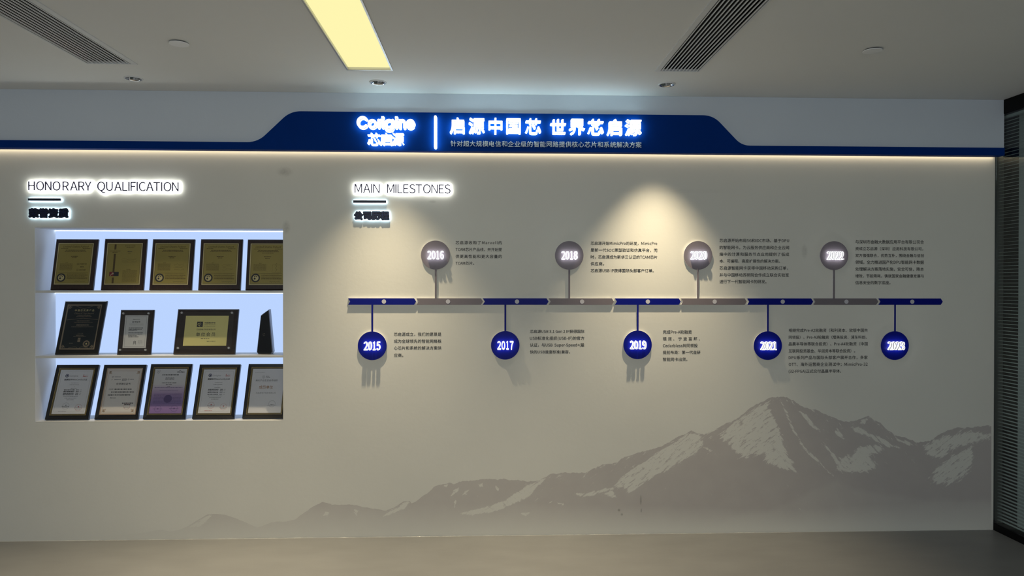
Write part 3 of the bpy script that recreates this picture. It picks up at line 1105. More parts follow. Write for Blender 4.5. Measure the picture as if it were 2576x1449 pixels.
for a, b in (SH1, SH2):
    MB().box(niche_l + 0.004, niche_r - 0.0005, 0.001, 0.0125, b, a, M_shelf).box(niche_l + 0.004, niche_r + LIP - 0.004, 0.0125, NB - 0.0005, b, a, M_shelf).build('shelf', t, t.location)
FLOORS = (SH1[0], SH2[0], niche_b + 0.003)


class Plaque:
    """a board leaning back on a shelf; local u to the right, v up the face, n out of the face"""
    def __init__(self, name, label, cat, group, tier, pl, pr, pt, lean, yb=0.045, thick=0.016):
        z0 = FLOORS[tier]
        pb = {0: 729.5, 1: 891.5, 2: 1055.5}[tier]
        L, R = wp(pl, pb, yb)[0], wp(pr, pb, yb)[0]
        zt = wp((pl + pr) / 2, pt, yb + lean)[2]
        h = math.hypot(lean, zt - z0)
        a, b = lean / h, (zt - z0) / h
        self.W, self.H = R - L, h
        self.O = np.array([L, yb, z0 + a * thick + 0.0004])
        self.U, self.V, self.N = np.array([1.0, 0, 0]), np.array([0, a, b]), np.array([0, -b, a])
        self.H = (zt - self.O[2]) / b
        self.thick = thick
        self.t = thing(name, (L + self.W / 2, yb, z0), label, cat, group)
        self.z0, self.a, self.b = z0, a, b

    def at(self, u, v, n):
        return self.O + self.U * u + self.V * v + self.N * n

    def fr(self, u, v, n):      # fractions, v from the top
        return self.at(u * self.W, (1 - v) * self.H, n)

    def box(self, mb, u0, u1, v0, v1, n0, n1, m):
        """fractions; v0 upper edge, v1 lower edge"""
        pts = [(u0, v1), (u1, v1), (u1, v0), (u0, v0)]
        return mb.prism(pts, lambda a, b, c: self.fr(a, b, c), n0, n1, m)

    def ring(self, mb, u0, u1, v0, v1, w, n0, n1, m, slope=0.0):
        """rectangular moulding of width w (metres)"""
        wu, wv = w / self.W, w / self.H
        o = [(u0, v1), (u1, v1), (u1, v0), (u0, v0)]
        i = [(u0 + wu, v1 - wv), (u1 - wu, v1 - wv), (u1 - wu, v0 + wv), (u0 + wu, v0 + wv)]
        P = [self.fr(*p, n0) for p in o] + [self.fr(*p, n1) for p in o] + [self.fr(*p, n1 - slope) for p in i] + [self.fr(*p, n0) for p in i]
        f = []
        for k in range(4):
            l = (k + 1) % 4
            f += [(k, l, 4 + l, 4 + k), (4 + k, 4 + l, 8 + l, 8 + k), (8 + k, 8 + l, 12 + l, 12 + k), (12 + k, 12 + l, l, k)]
        return mb.add(P, f, m)

    def text(self, mb, s, u0, u1, v, hfrac, m, n, font=None, off=0.0, slant=0.0):
        em = hfrac * self.H
        V, T = line_shape(s, (u1 - u0) * self.W if len(s) > 1 else None, em, font, off, 2)
        V = V.copy()
        V[:, 0] += slant * V[:, 1]
        V += np.array([u0 * self.W, (1 - v) * self.H - 0.38 * em])
        return mb.flat2d(V, T, lambda a, b, c: self.at(a, b, c), n, m)

    def dashes(self, mb, u0, u1, v, hfrac, m, n, fill=0.82, rnd=None):
        """a line of print too small to read"""
        rnd = rnd or random
        u = u0
        while u < u1 - 0.004:
            w = rnd.uniform(0.012, 0.045)
            e = min(u1, u + w)
            self.box1(mb, u, e, v, hfrac * rnd.uniform(0.75, 1.0), m, n)
            u = e + 0.008 * (1.6 - fill)
        return mb

    def box1(self, mb, u0, u1, v, h, m, n):
        return mb.add([self.fr(u0, v + h / 2, n), self.fr(u1, v + h / 2, n), self.fr(u1, v - h / 2, n), self.fr(u0, v - h / 2, n)], [(0, 1, 2, 3)], m)

    def rect(self, mb, u0, u1, v0, v1, m, n):
        return self.box1(mb, u0, u1, (v0 + v1) / 2, v1 - v0, m, n)

    def disc(self, mb, u, v, r0, r1, m, n, k=36, a0=0.0, a1=2 * math.pi):
        """flat ring (radii as fractions of the width)"""
        P = []
        full = abs(a1 - a0 - 2 * math.pi) < 1e-6
        for i in range(k + (0 if full else 1)):
            q = a0 + (a1 - a0) * i / k
            for r in (r0, r1):
                P.append(self.at(u * self.W + r * self.W * math.cos(q), (1 - v) * self.H + r * self.W * math.sin(q), n))
        nn = len(P) // 2
        f = [(2 * i, 2 * i + 1, 2 * ((i + 1) % nn) + 1, 2 * ((i + 1) % nn)) for i in range(nn if full else nn - 1)]
        return mb.add(P, f, m)

    def stroke(self, mb, pts, w, m, n):
        """thin printed line through points given as fractions"""
        Q = [np.array([u * self.W, (1 - v) * self.H]) for u, v in pts]
        for p, q in zip(Q[:-1], Q[1:]):
            d = q - p
            L = np.linalg.norm(d)
            if L < 1e-6:
                continue
            s = np.array([-d[1], d[0]]) / L * w / 2
            mb.add([self.at(*(p - s), n), self.at(*(q - s), n), self.at(*(q + s), n), self.at(*(p + s), n)], [(0, 1, 2, 3)], m)
        return mb

    def part(self, mb, name, parent=None, smooth=False):
        return mb.build(name, parent or self.t, self.t.location, smooth)

    def board(self, m, bevel=0.006):
        """solid board with a bevelled front edge"""
        bu, bv, th = bevel / self.W, bevel / self.H, self.thick
        back = [(0, 1), (1, 1), (1, 0), (0, 0)]
        fro = [(bu, 1 - bv), (1 - bu, 1 - bv), (1 - bu, bv), (bu, bv)]
        P = [self.fr(*p, -th) for p in back] + [self.fr(*p, -bevel) for p in back] + [self.fr(*p, 0) for p in fro]
        f = [(3, 2, 1, 0), (8, 9, 10, 11)]
        for k in range(4):
            l = (k + 1) % 4
            f += [(k, l, 4 + l, 4 + k), (4 + k, 4 + l, 8 + l, 8 + k)]
        self.part(MB().add(P, f, m), 'board')
        self.strut(m)

    def strut(self, m):
        """easel leg behind the board"""
        top = self.at(self.W / 2, self.H * 0.55, -self.thick - 0.0003)
        yb = min(NB - 0.006, top[1] + 0.03)
        if yb - top[1] < 0.004:
            return
        w = 0.02
        P = []
        for x in (top[0] - w, top[0] + w):
            P += [(x, top[1] + 0.0005, top[2]), (x, top[1] + 0.004, top[2]), (x, yb + 0.002, self.z0 + 0.0004), (x, yb - 0.002, self.z0 + 0.0004)]
        self.part(MB().add(P, [(0, 1, 2, 3), (7, 6, 5, 4), (0, 4, 5, 1), (1, 5, 6, 2), (2, 6, 7, 3), (3, 7, 4, 0)], m), 'strut')


GP = 'patent plaques on the top tier'
PAT = [(125.0, 232.5, 601.0, 0.062, 'dark cherry wood plaque with olive brass patent plate, leftmost on the top tier'),
       (252.0, 359.5, 600.5, 0.050, 'cherry wood plaque with brass plate bearing a small red and black emblem, top tier'),
       (374.0, 481.0, 601.2, 0.050, 'cherry wood patent plaque in the middle of the top tier'),
       (497.3, 603.8, 601.3, 0.045, 'cherry wood patent plaque second from the right end of the top tier'),
       (616.5, 723.5, 602.0, 0.045, 'cherry wood patent plaque at the right end of the top tier')]
for i, (pl, pr, pt, lean, lab) in enumerate(PAT):
    rnd = random.Random(i + 3)
    P = Plaque('patent_plaque', lab, 'plaque', GP, 0, pl, pr, pt, lean, 0.05, 0.018)
    P.board(M_wood)
    plate = P.part(P.box(MB(), 0.082, 0.915, 0.085, 0.898, 0.0002, 0.0012, M_brass2), 'brass_plate')
    mb = MB()
    n0 = 0.0014
    P.rect(mb, 0.105, 0.892, 0.103, 0.880, M_brownink, n0)
    P.rect(mb, 0.112, 0.885, 0.109, 0.874, M_brass, n0 + 0.0002)
    k = M_brownink
    n = n0 + 0.0004
    if i != 1:
        P.text(mb, 'United States Patent', 0.20, 0.80, 0.152, 0.058, k, n, off=0.006, slant=0.25)
        P.dashes(mb, 0.16, 0.32, 0.193, 0.010, k, n, rnd=rnd)
        P.dashes(mb, 0.67, 0.85, 0.193, 0.010, k, n, rnd=rnd)
        for j, (a, b) in enumerate(((0.27, 0.74), (0.25, 0.76), (0.36, 0.64))[: 3 if i == 4 else 2]):
            P.dashes(mb, a, b, 0.225 + 0.024 * j, 0.012, k, n, rnd=rnd)
        P.dashes(mb, 0.41, 0.58, 0.345, 0.014, k, n, rnd=rnd)
        P.dashes(mb, 0.44, 0.55, 0.375, 0.011, k, n, rnd=rnd)
        P.dashes(mb, 0.30, 0.36, 0.475, 0.007, k, n, rnd=rnd)
        for j in range(13):
            P.dashes(mb, 0.175, 0.475, 0.492 + j * 0.0105, 0.004, k, n, rnd=rnd)
        if i == 0:
            for r0 in (0.485, 0.60):
                for j in range(3):
                    P.stroke(mb, [(0.57, r0 + 0.016 * j), (0.63, r0 + 0.016 * j)], 0.0014, k, n)
                for j in range(5):
                    P.stroke(mb, [(0.645 + 0.032 * j, r0 + 0.035), (0.645 + 0.032 * j, r0), (0.667 + 0.032 * j, r0), (0.667 + 0.032 * j, r0 + 0.035)], 0.0012, k, n)
            P.dashes(mb, 0.66, 0.74, 0.555, 0.02, k, n, rnd=rnd)
        elif i == 4:
            P.stroke(mb, [(0.62, 0.51), (0.82, 0.51), (0.82, 0.66), (0.62, 0.66), (0.62, 0.51)], 0.0007, k, n)
            P.stroke(mb, [(0.72, 0.47), (0.70, 0.50), (0.72, 0.54), (0.69, 0.57), (0.73, 0.60), (0.70, 0.64)], 0.0012, k, n)
        else:
            for j in range(4):
                a = 0.54 + rnd.uniform(0, 0.03)
                P.stroke(mb, [(a + 0.03 * q, 0.50 + 0.035 * j + rnd.uniform(-0.012, 0.012)) for q in range(9)], 0.0008, k, n)
        P.stroke(mb, [(0.15, 0.672), (0.85, 0.672)], 0.0012, k, n)
        P.disc(mb, 0.235, 0.765, 0.072, 0.104, M_ink, n)
        P.disc(mb, 0.235, 0.765, 0.0, 0.071, M_brass2, n)
        P.disc(mb, 0.215, 0.778, 0.0, 0.022, M_ink, n + 0.0002)
        P.disc(mb, 0.235, 0.752, 0.022, 0.040, k, n + 0.0002, a0=0.1, a1=3.0)
        for j, v in enumerate((0.690, 0.712, 0.724, 0.746, 0.766, 0.776, 0.786)):
            P.dashes(mb, 0.37, 0.80 if j in (0, 3) else 0.85, v, 0.007, k, n, rnd=rnd)
        s = [(0.56 + 0.25 * q / 14, 0.838 + 0.016 * math.sin(q * (1.7 + 0.2 * i)) * rnd.uniform(0.4, 1)) for q in range(15)]
        P.stroke(mb, s, 0.0011, M_ink if i in (2, 3) else k, n)
    else:
        for v0, v1 in ((0.115, 0.215), (0.30, 0.66), (0.76, 0.872)):
            P.rect(mb, 0.255, 0.30, v0, v1, k, n)
        P.dashes(mb, 0.16, 0.40, 0.243, 0.012, k, n, rnd=rnd)
        P.dashes(mb, 0.22, 0.34, 0.27, 0.010, k, n, rnd=rnd)
        P.dashes(mb, 0.50, 0.75, 0.145, 0.010, k, n, rnd=rnd)
        P.dashes(mb, 0.54, 0.72, 0.170, 0.010, k, n, rnd=rnd)
        P.dashes(mb, 0.575, 0.68, 0.258, 0.014, M_ink, n, rnd=rnd)
        P.dashes(mb, 0.59, 0.66, 0.286, 0.010, k, n, rnd=rnd)
        for j in range(4):
            P.stroke(mb, [(0.45 + 0.045 * q, 0.40 + 0.022 * j + rnd.uniform(-0.01, 0.01)) for q in range(9)], 0.0006, k, n)
        P.dashes(mb, 0.58, 0.68, 0.60, 0.008, k, n, rnd=rnd)
        for j in range(22):
            P.dashes(mb, 0.49, 0.83, 0.622 + j * 0.0108, 0.0036, k, n, rnd=rnd)
        P.rect(mb, 0.185, 0.405, 0.652, 0.735, M_ink, n + 0.0002)
        P.rect(mb, 0.19, 0.285, 0.655, 0.732, M_redflag, n + 0.0004)
        P.disc(mb, 0.265, 0.685, 0.0, 0.024, M_bronze, n + 0.0006)
        P.stroke(mb, [(0.21, 0.727), (0.235, 0.70), (0.265, 0.69)], 0.004, M_bronze, n + 0.0006)
    P.part(mb, 'printed_text', plate)

# ---- middle tier
P = Plaque('award_plaque', 'tall black award plaque with dark plate and tan border, left on the middle tier', 'plaque', 'plaques on the middle tier', 1, 136.3, 245.0, 756.5, 0.108, 0.05, 0.016)
P.board(M_blackwood)
plate = P.part(P.box(MB(), 0.092, 0.905, 0.073, 0.915, 0.0002, 0.0014, M_tanline), 'award_plate')
mb = MB()
P.rect(mb, 0.125, 0.882, 0.096, 0.895, M_navyplate, 0.0016)
k, n = M_tanline, 0.0019
for (u, v, su, sv) in ((0.135, 0.104, 1, 1), (0.872, 0.104, -1, 1), (0.135, 0.887, 1, -1), (0.872, 0.887, -1, -1)):
    P.stroke(mb, [(u, v + sv * 0.05), (u + su * 0.035, v + sv * 0.05), (u + su * 0.07, v + sv * 0.02), (u + su * 0.07, v)], 0.0016, k, n)
    P.disc(mb, u + su * 0.03, v + sv * 0.02, 0.012, 0.026, k, n)
P.stroke(mb, [(0.30, 0.105), (0.50, 0.155), (0.70, 0.105)], 0.0012, k, n)
P.text(mb, '中国芯优秀产品', 0.29, 0.745, 0.185, 0.042, M_brass2, n, off=0.006)
P.text(mb, 'China IC Top Award', 0.29, 0.74, 0.24, 0.044, k, n, slant=0.2)
P.dashes(mb, 0.37, 0.68, 0.278, 0.012, k, n)
P.dashes(mb, 0.35, 0.71, 0.302, 0.007, k, n)
P.stroke(mb, [(0.14, 0.368), (0.52, 0.332), (0.87, 0.362)], 0.0016, k, n)
P.dashes(mb, 0.38, 0.68, 0.385, 0.013, k, n)
P.dashes(mb, 0.33, 0.76, 0.41, 0.006, k, n)
P.dashes(mb, 0.39, 0.68, 0.462, 0.02, k, n)
P.dashes(mb, 0.28, 0.80, 0.498, 0.009, k, n)
P.text(mb, 'CSIP', 0.46, 0.58, 0.625, 0.034, k, n)
P.dashes(mb, 0.43, 0.60, 0.653, 0.010, k, n)
P.dashes(mb, 0.37, 0.66, 0.676, 0.006, k, n)
P.rect(mb, 0.485, 0.545, 0.70, 0.775, M_tanline, n)
P.rect(mb, 0.50, 0.53, 0.735, 0.748, M_navyplate, n + 0.0002)
P.disc(mb, 0.70, 0.81, 0.066, 0.078, k, n)
P.disc(mb, 0.70, 0.81, 0.050, 0.060, k, n, 14)
st = [(0.70 + (0.030 if q % 2 == 0 else 0.012) * math.sin(q * math.pi / 5), 0.81 - (0.030 if q % 2 == 0 else 0.012) * P.W / P.H * math.cos(q * math.pi / 5)) for q in range(10)]
for q in range(10):
    mb.add([P.fr(0.70, 0.81, n), P.fr(*st[(q + 1) % 10], n), P.fr(*st[q], n)], [(0, 1, 2)], M_brass2)
P.dashes(mb, 0.30, 0.39, 0.80, 0.008, k, n)
P.stroke(mb, [(0.30, 0.888), (0.42, 0.868), (0.47, 0.868), (0.53, 0.905), (0.59, 0.868), (0.64, 0.868), (0.76, 0.888)], 0.0014, k, n)
P.part(mb, 'printed_text', plate)


def standoffs(P, pos, m=M_steel, r=0.0055):
    for u, v in pos:
        c = P.fr(u, v, 0)
        mb = MB()
        cu, cv = u * P.W, (1 - v) * P.H
        mb.prism([(cu + r * math.cos(2 * math.pi * q / 20), cv + r * math.sin(2 * math.pi * q / 20)) for q in range(20)], lambda a, b, c: P.at(a, b, c), 0.0002, 0.0105, m)
        mb.prism([(cu + 0.6 * r * math.cos(2 * math.pi * q / 20), cv + 0.6 * r * math.sin(2 * math.pi * q / 20)) for q in range(20)], lambda a, b, c: P.at(a, b, c), 0.0105, 0.0118, m)
        P.part(mb, 'standoff')


P = Plaque('partner_plaque', 'small dark wood plaque with silver sheet under clear acrylic, middle tier', 'plaque', 'plaques on the middle tier', 1, 292.8, 378.0, 779.3, 0.048, 0.05, 0.016)
P.board(M_dwood)
sheet = P.part(P.box(MB(), 0.165, 0.852, 0.124, 0.857, 0.0002, 0.0012, M_silver), 'printed_sheet')
mb = MB()
k, n = M_ink, 0.0016
P.ring(mb, 0.205, 0.812, 0.155, 0.827, 0.0012, 0.0012, 0.0014, M_greyink)
P.text(mb, 'OpenAnolis', 0.40, 0.61, 0.218, 0.026, k, n, F_INTER, off=0.01)
P.text(mb, '合作伙伴', 0.385, 0.63, 0.275, 0.044, k, n, off=0.012)
P.dashes(mb, 0.31, 0.72, 0.322, 0.007, M_greyink, n)
P.stroke(mb, [(0.31, 0.36), (0.72, 0.36)], 0.0004, M_greyink, n)
for j, (v, b) in enumerate(((0.41, 0.72), (0.44, 0.69), (0.47, 0.56), (0.52, 0.73), (0.55, 0.72), (0.58, 0.56), (0.61, 0.62))):
    P.dashes(mb, 0.30, b, v, 0.014, k, n, 0.5)
P.disc(mb, 0.51, 0.725, 0.022, 0.036, k, n)
P.stroke(mb, [(0.485, 0.75), (0.47, 0.775), (0.49, 0.77)], 0.002, k, n)
P.stroke(mb, [(0.535, 0.75), (0.55, 0.775), (0.53, 0.77)], 0.002, k, n)
for v in (0.70, 0.73, 0.765):
    P.dashes(mb, 0.61, 0.74, v, 0.010, M_greyink, n, 0.5)
P.part(mb, 'printed_text', sheet)
P.part(P.box(MB(), 0.075, 0.915, 0.06, 0.93, 0.006, 0.009, M_acryl), 'acrylic_cover')
standoffs(P, ((0.115, 0.085), (0.865, 0.085), (0.115, 0.90), (0.865, 0.90)), r=0.006)

P = Plaque('membership_plaque', 'wide dark wood plaque with bright gold plate under acrylic, middle tier', 'plaque', 'plaques on the middle tier', 1, 434.4, 590.0, 777.2, 0.070, 0.05, 0.018)
P.board(M_dwood)
plate = P.part(P.box(MB(), 0.150, 0.852, 0.155, 0.822, 0.0002, 0.0012, M_gold), 'gold_plate')
mb = MB()
k, n = M_ink, 0.0016
P.rect(mb, 0.345, 0.440, 0.287, 0.405, k, n)
P.disc(mb, 0.378, 0.346, 0.014, 0.022, M_gold, n + 0.0002, 20, 0.9, 5.4)
P.stroke(mb, [(0.396, 0.30), (0.392, 0.395)], 0.0022, M_gold, n + 0.0002)
P.stroke(mb, [(0.425, 0.315), (0.405, 0.345), (0.425, 0.375)], 0.0016, M_greyink, n + 0.0002)
P.text(mb, '中国通信学会', 0.465, 0.645, 0.312, 0.040, k, n, off=0.012)
P.text(mb, 'CHINA INSTITUTE', 0.465, 0.645, 0.357, 0.026, k, n, off=0.008)
P.text(mb, 'OF COMMUNICATIONS', 0.465, 0.645, 0.390, 0.020, k, n, off=0.008)
P.text(mb, '芯启源电子科技有限公司', 0.345, 0.655, 0.460, 0.040, k, n)
P.text(mb, '单位会员', 0.345, 0.660, 0.570, 0.095, k, n, off=0.004)
P.dashes(mb, 0.43, 0.575, 0.665, 0.012, k, n, 0.4)
P.dashes(mb, 0.53, 0.67, 0.72, 0.012, k, n, 0.4)
P.part(mb, 'printed_text', plate)
P.part(P.box(MB(), 0.052, 0.945, 0.07, 0.91, 0.006, 0.0095, M_acryl), 'acrylic_cover')
standoffs(P, ((0.083, 0.092), (0.905, 0.092), (0.083, 0.872), (0.905, 0.872)), r=0.0062)

# crystal trophy
yb = 0.075
ptsp = [(649.3, 890.6), (682.3, 890.6), (686.2, 884.8), (676.4, 777.8), (655.3, 793.0), (645.0, 885.2)]
q0 = wp(665, 890.6, yb)
pts = [(wp(a, b, yb)[0], wp(a, b, yb)[2] - q0[2] + FLOORS[1] + 0.0005) for a, b in ptsp]
t = thing('crystal_trophy', (q0[0], yb + 0.02, FLOORS[1]), 'slim dark crystal trophy with a slanted top at the right of the middle tier', 'trophy')
c = np.mean(pts, 0)
inn = [tuple(c + (np.array(p) - c) * np.array([0.90, 0.975])) for p in pts]
mb = MB()
fr = lambda a, b, d: (a, yb + d, b)
n = len(pts)
A = [fr(*p, 0.006) for p in pts] + [fr(*p, 0.040) for p in pts] + [fr(*p, 0.0) for p in inn]
mb.add(A, [(i, n + i, n + (i + 1) % n, (i + 1) % n)[::-1] for i in range(n)] + [tuple(range(n, 2 * n))[::-1]], M_trophy)
mb.add(A[:n] + A[2 * n:], [tuple(range(n, 2 * n))], M_trophy)
mb.add(A[:n] + A[2 * n:], [(i, (i + 1) % n, n + (i + 1) % n, n + i) for i in (0, 3, 4, 5)], M_trophy)
mb.add(A[:n] + A[2 * n:], [(i, (i + 1) % n, n + (i + 1) % n, n + i) for i in (1, 2)], M_trophy2)
blk = mb.build('crystal_block', t, t.location)
mb = MB()
e = fr(c[0] - 0.004, c[1] + 0.03, -0.0004)
for a0, a1 in ((0.3, 1.7), (2.2, 4.4), (4.7, 5.9)):
    for q in range(6):
        p0, p1 = a0 + (a1 - a0) * q / 6, a0 + (a1 - a0) * (q + 1) / 6
        mb.add([(e[0] + rr * math.cos(p), e[1], e[2] + 1.15 * rr * math.sin(p)) for rr, p in ((0.0055, p0), (0.0065, p0), (0.0065, p1), (0.0055, p1))], [(0, 1, 2, 3)], M_tanline)
mb.build('etched_emblem', blk, t.location)

# ---- bottom tier certificates
def paper_gradient():
    mt = bpy.data.materials.new('purple_print')
    mt.use_nodes = True
    nt = mt.node_tree
    b = nt.nodes['Principled BSDF']
    b.inputs['Roughness'].default_value = 0.6
    tc = nt.nodes.new('ShaderNodeTexCoord')
    sx = nt.nodes.new('ShaderNodeSeparateXYZ')
    nt.links.new(tc.outputs['Generated'], sx.inputs[0])
    rp = nt.nodes.new('ShaderNodeValToRGB')
    el = rp.color_ramp.elements
    el[0].position, el[0].color = 0.0, (0.20, 0.12, 0.32, 1)
    el[1].position, el[1].color = 1.0, (0.56, 0.56, 0.58, 1)
    for p, c in ((0.12, (0.24, 0.15, 0.34, 1)), (0.25, (0.20, 0.14, 0.32, 1)), (0.42, (0.30, 0.21, 0.38, 1)), (0.55, (0.42, 0.34, 0.46, 1)), (0.66, (0.52, 0.51, 0.52, 1))):
        x = el.new(p)
        x.color = c
    nt.links.new(sx.outputs['Z'], rp.inputs[0])
    nt.links.new(rp.outputs[0], b.inputs['Base Color'])
    return mt


M_purple = paper_gradient()
CERT = [(113.5, 222.5, 918.2, 0.122, 'black framed certificate with ring logo and red stamp, leftmost on the bottom tier'),
        (238.0, 347.0, 918.0, 0.112, 'black framed partner certificate with bronze inner border and ornamented corners'),
        (359.8, 465.8, 916.0, 0.108, 'black framed certificate with a purple lower half, middle of the bottom tier'),
        (483.5, 589.0, 917.2, 0.118, 'black framed certificate with ring logo, right of the purple certificate'),
        (609.6, 717.0, 915.8, 0.120, 'black framed certificate with bronze characters at the right end of the bottom tier')]
for i, (pl, pr, pt, lean, lab) in enumerate(CERT):
    rnd = random.Random(40 + i)
    P = Plaque('framed_certificate', lab, 'certificate', 'framed certificates on the bottom tier', 2, pl, pr, pt, lean, 0.036, 0.012)
    mb = MB()
    P.box(mb, 0.02, 0.98, 0.015, 0.985, -0.012, -0.002, M_blackwood)
    P.ring(mb, 0.0, 1.0, 0.0, 1.0, 0.019, -0.012, 0.004, M_blackwood, 0.004)
    frame = P.part(mb, 'frame')
    P.strut(M_blackwood)
    mb = MB()
    if i == 1:
        P.ring(mb, 0.082, 0.925, 0.060, 0.915, 0.006, -0.002, 0.0010, M_bronze, 0.001)
        P.part(mb, 'bronze_border', frame)
        u0, u1, v0, v1 = 0.106, 0.900, 0.078, 0.898
        pm = M_cream
    else:
        P.ring(mb, 0.078, 0.915, 0.060, 0.925, 0.0014, -0.002, 0.0022, M_goldline)
        P.ring(mb, 0.098, 0.895, 0.075, 0.909, 0.0010, -0.002, 0.0008, M_goldline)
        P.part(mb, 'gold_border', frame)
        u0, u1, v0, v1 = 0.112, 0.882, 0.088, 0.898
        pm = M_purple if i == 2 else M_paper
    paper = P.part(P.box(MB(), u0, u1, v0, v1, -0.0018, -0.0012, pm), 'paper')
    mb = MB()
    n = -0.0009
    k = M_ink
    if i in (0, 3):
        P.ring(mb, 0.15, 0.845, 0.125, 0.865, 0.0006, n - 0.0002, n, M_greyink)
        P.disc(mb, 0.285, 0.200, 0.028, 0.041, M_navy2, n)
        P.disc(mb, 0.287, 0.200, 0.0, 0.020, M_navy2, n)
        P.text(mb, 'Corigine', 0.345, 0.545, 0.200, 0.048, M_greyink, n, F_INTER)
        P.text(mb, 'K', 0.665, 0.70, 0.188, 0.034, M_redink, n, off=0.02)
        P.stroke(mb, [(0.71, 0.186), (0.775, 0.186)], 0.001, M_greyink, n)
        P.text(mb, '麒麟软件', 0.66, 0.775, 0.212, 0.024, M_redink, n, off=0.015)
        P.text(mb, '麒麟软件NeoCertify认证', 0.24, 0.775, 0.272, 0.036, k, n, off=0.014)
        for v, a, b, h in ((0.335, 0.42, 0.60, 0.008), (0.368, 0.39, 0.61, 0.009), (0.400, 0.50, 0.515, 0.008), (0.432, 0.43, 0.57, 0.010)):
            P.dashes(mb, a, b, v, h, M_greyink, n, rnd=rnd)
        for j in range(4):
            v = 0.463 + 0.030 * j
            P.dashes(mb, 0.28, 0.53, v, 0.015, k, n, 0.9, rnd=rnd)
            P.dashes(mb, 0.57, 0.635, v, 0.013, k, n, 0.9, rnd=rnd)
            P.dashes(mb, 0.66, 0.70, v, 0.009, M_greyink, n, rnd=rnd)
        for j, (a, b) in enumerate(((0.30, 0.64), (0.335, 0.61), (0.385, 0.56))):
            P.dashes(mb, a, b, 0.585 + 0.029 * j, 0.010, M_greyink, n, rnd=rnd)
        for (u, v, m_) in ((0.405, 0.757, M_greyink if i == 0 else M_redink), (0.705, 0.785, M_redink)):
            P.disc(mb, u, v, 0.076, 0.080, m_, n)
            P.dashes(mb, u - 0.09, u + 0.08, v + 0.008, 0.012, M_greyink, n, rnd=rnd)
            P.dashes(mb, u - 0.06, u + 0.05, v + 0.030, 0.008, M_greyink, n, rnd=rnd)
            P.disc(mb, u, v - 0.014, 0.0, 0.016, m_, n, 8)
        P.dashes(mb, 0.255, 0.44, 0.852, 0.008, M_redink if i == 3 else M_greyink, n, rnd=rnd)
    elif i == 1:
        for w_, ins in ((0.0014, 0.0), (0.0008, 0.018)):
            P.ring(mb, 0.125 + ins, 0.88 - ins, 0.10 + ins * 0.8, 0.882 - ins * 0.8, w_, n - 0.0002, n, M_bronze)
        for (u, v, su, sv) in ((0.145, 0.118, 1, 1), (0.86, 0.118, -1, 1), (0.145, 0.864, 1, -1), (0.86, 0.864, -1, -1)):
            P.rect(mb, min(u, u + su * 0.055), max(u, u + su * 0.055), min(v, v + sv * 0.022), max(v, v + sv * 0.022), M_bronze, n)
            P.rect(mb, min(u, u + su * 0.03), max(u, u + su * 0.03), min(v, v + sv * 0.045), max(v, v + sv * 0.045), M_bronze, n)
            P.disc(mb, u + su * 0.05, v + sv * 0.04, 0.008, 0.018, M_bronze, n)
        P.text(mb, '编号', 0.225, 0.275, 0.222, 0.022, k, n, off=0.01)
        P.dashes(mb, 0.29, 0.43, 0.222, 0.013, M_greyink, n, rnd=rnd)
        P.stroke(mb, [(0.225, 0.285), (0.235, 0.262), (0.25, 0.262), (0.235, 0.275)], 0.0015, M_greyink, n)
        P.dashes(mb, 0.29, 0.445, 0.275, 0.016, M_greyink, n, rnd=rnd)
        P.ring(mb, 0.475, 0.575, 0.257, 0.280, 0.0016, n - 0.0002, n, k)
        P.dashes(mb, 0.475, 0.575, 0.290, 0.008, k, n, rnd=rnd)
        P.disc(mb, 0.625, 0.270, 0.012, 0.020, M_greyink, n)
        P.dashes(mb, 0.665, 0.755, 0.270, 0.018, M_greyink, n, rnd=rnd)
        P.text(mb, '伙伴单位证书', 0.355, 0.685, 0.352, 0.042, k, n, off=0.012)
        P.text(mb, '芯启源', 0.20, 0.305, 0.452, 0.027, k, n)
        P.dashes(mb, 0.335, 0.735, 0.452, 0.019, k, n, 0.3, rnd=rnd)
        P.dashes(mb, 0.265, 0.80, 0.504, 0.020, k, n, 0.4, rnd=rnd)
        P.dashes(mb, 0.20, 0.725, 0.558, 0.019, k, n, 0.4, rnd=rnd)
        P.text(mb, '特此认证。', 0.262, 0.405, 0.610, 0.027, k, n, off=0.008)
        P.dashes(mb, 0.565, 0.825, 0.708, 0.018, k, n, 0.6, rnd=rnd)
        P.dashes(mb, 0.62, 0.765, 0.735, 0.016, k, n, 0.6, rnd=rnd)
        P.disc(mb, 0.69, 0.765, 0.070, 0.074, M_redink, n)
        P.dashes(mb, 0.62, 0.77, 0.785, 0.010, M_greyink, n, rnd=rnd)
    elif i == 2:
        P.stroke(mb, [(0.165, 0.115), (0.20, 0.108), (0.235, 0.115), (0.235, 0.145), (0.20, 0.172), (0.165, 0.145), (0.165, 0.115)], 0.0018, M_greyink, n)
        P.disc(mb, 0.20, 0.137, 0.010, 0.018, M_greyink, n)
        P.stroke(mb, [(0.655, 0.153), (0.66, 0.138), (0.69, 0.135), (0.71, 0.118), (0.735, 0.122), (0.75, 0.138)], 0.0022, k, n)
        P.dashes(mb, 0.70, 0.83, 0.148, 0.017, k, n, 0.9, rnd=rnd)
        P.stroke(mb, [(0.655, 0.153), (0.70, 0.155)], 0.002, k, n)
        for v, a, b, h in ((0.198, 0.30, 0.70, 0.018), (0.243, 0.39, 0.60, 0.009), (0.268, 0.39, 0.60, 0.009), (0.284, 0.39, 0.60, 0.009), (0.345, 0.32, 0.67, 0.013), (0.375, 0.42, 0.57, 0.010), (0.41, 0.46, 0.53, 0.008)):
            P.dashes(mb, a, b, v, h, k, n, 0.5, rnd=rnd)
        P.dashes(mb, 0.16, 0.84, 0.432, 0.009, M_purpleink, n, rnd=rnd)
        P.dashes(mb, 0.29, 0.73, 0.485, 0.006, M_purpleink, n, rnd=rnd)
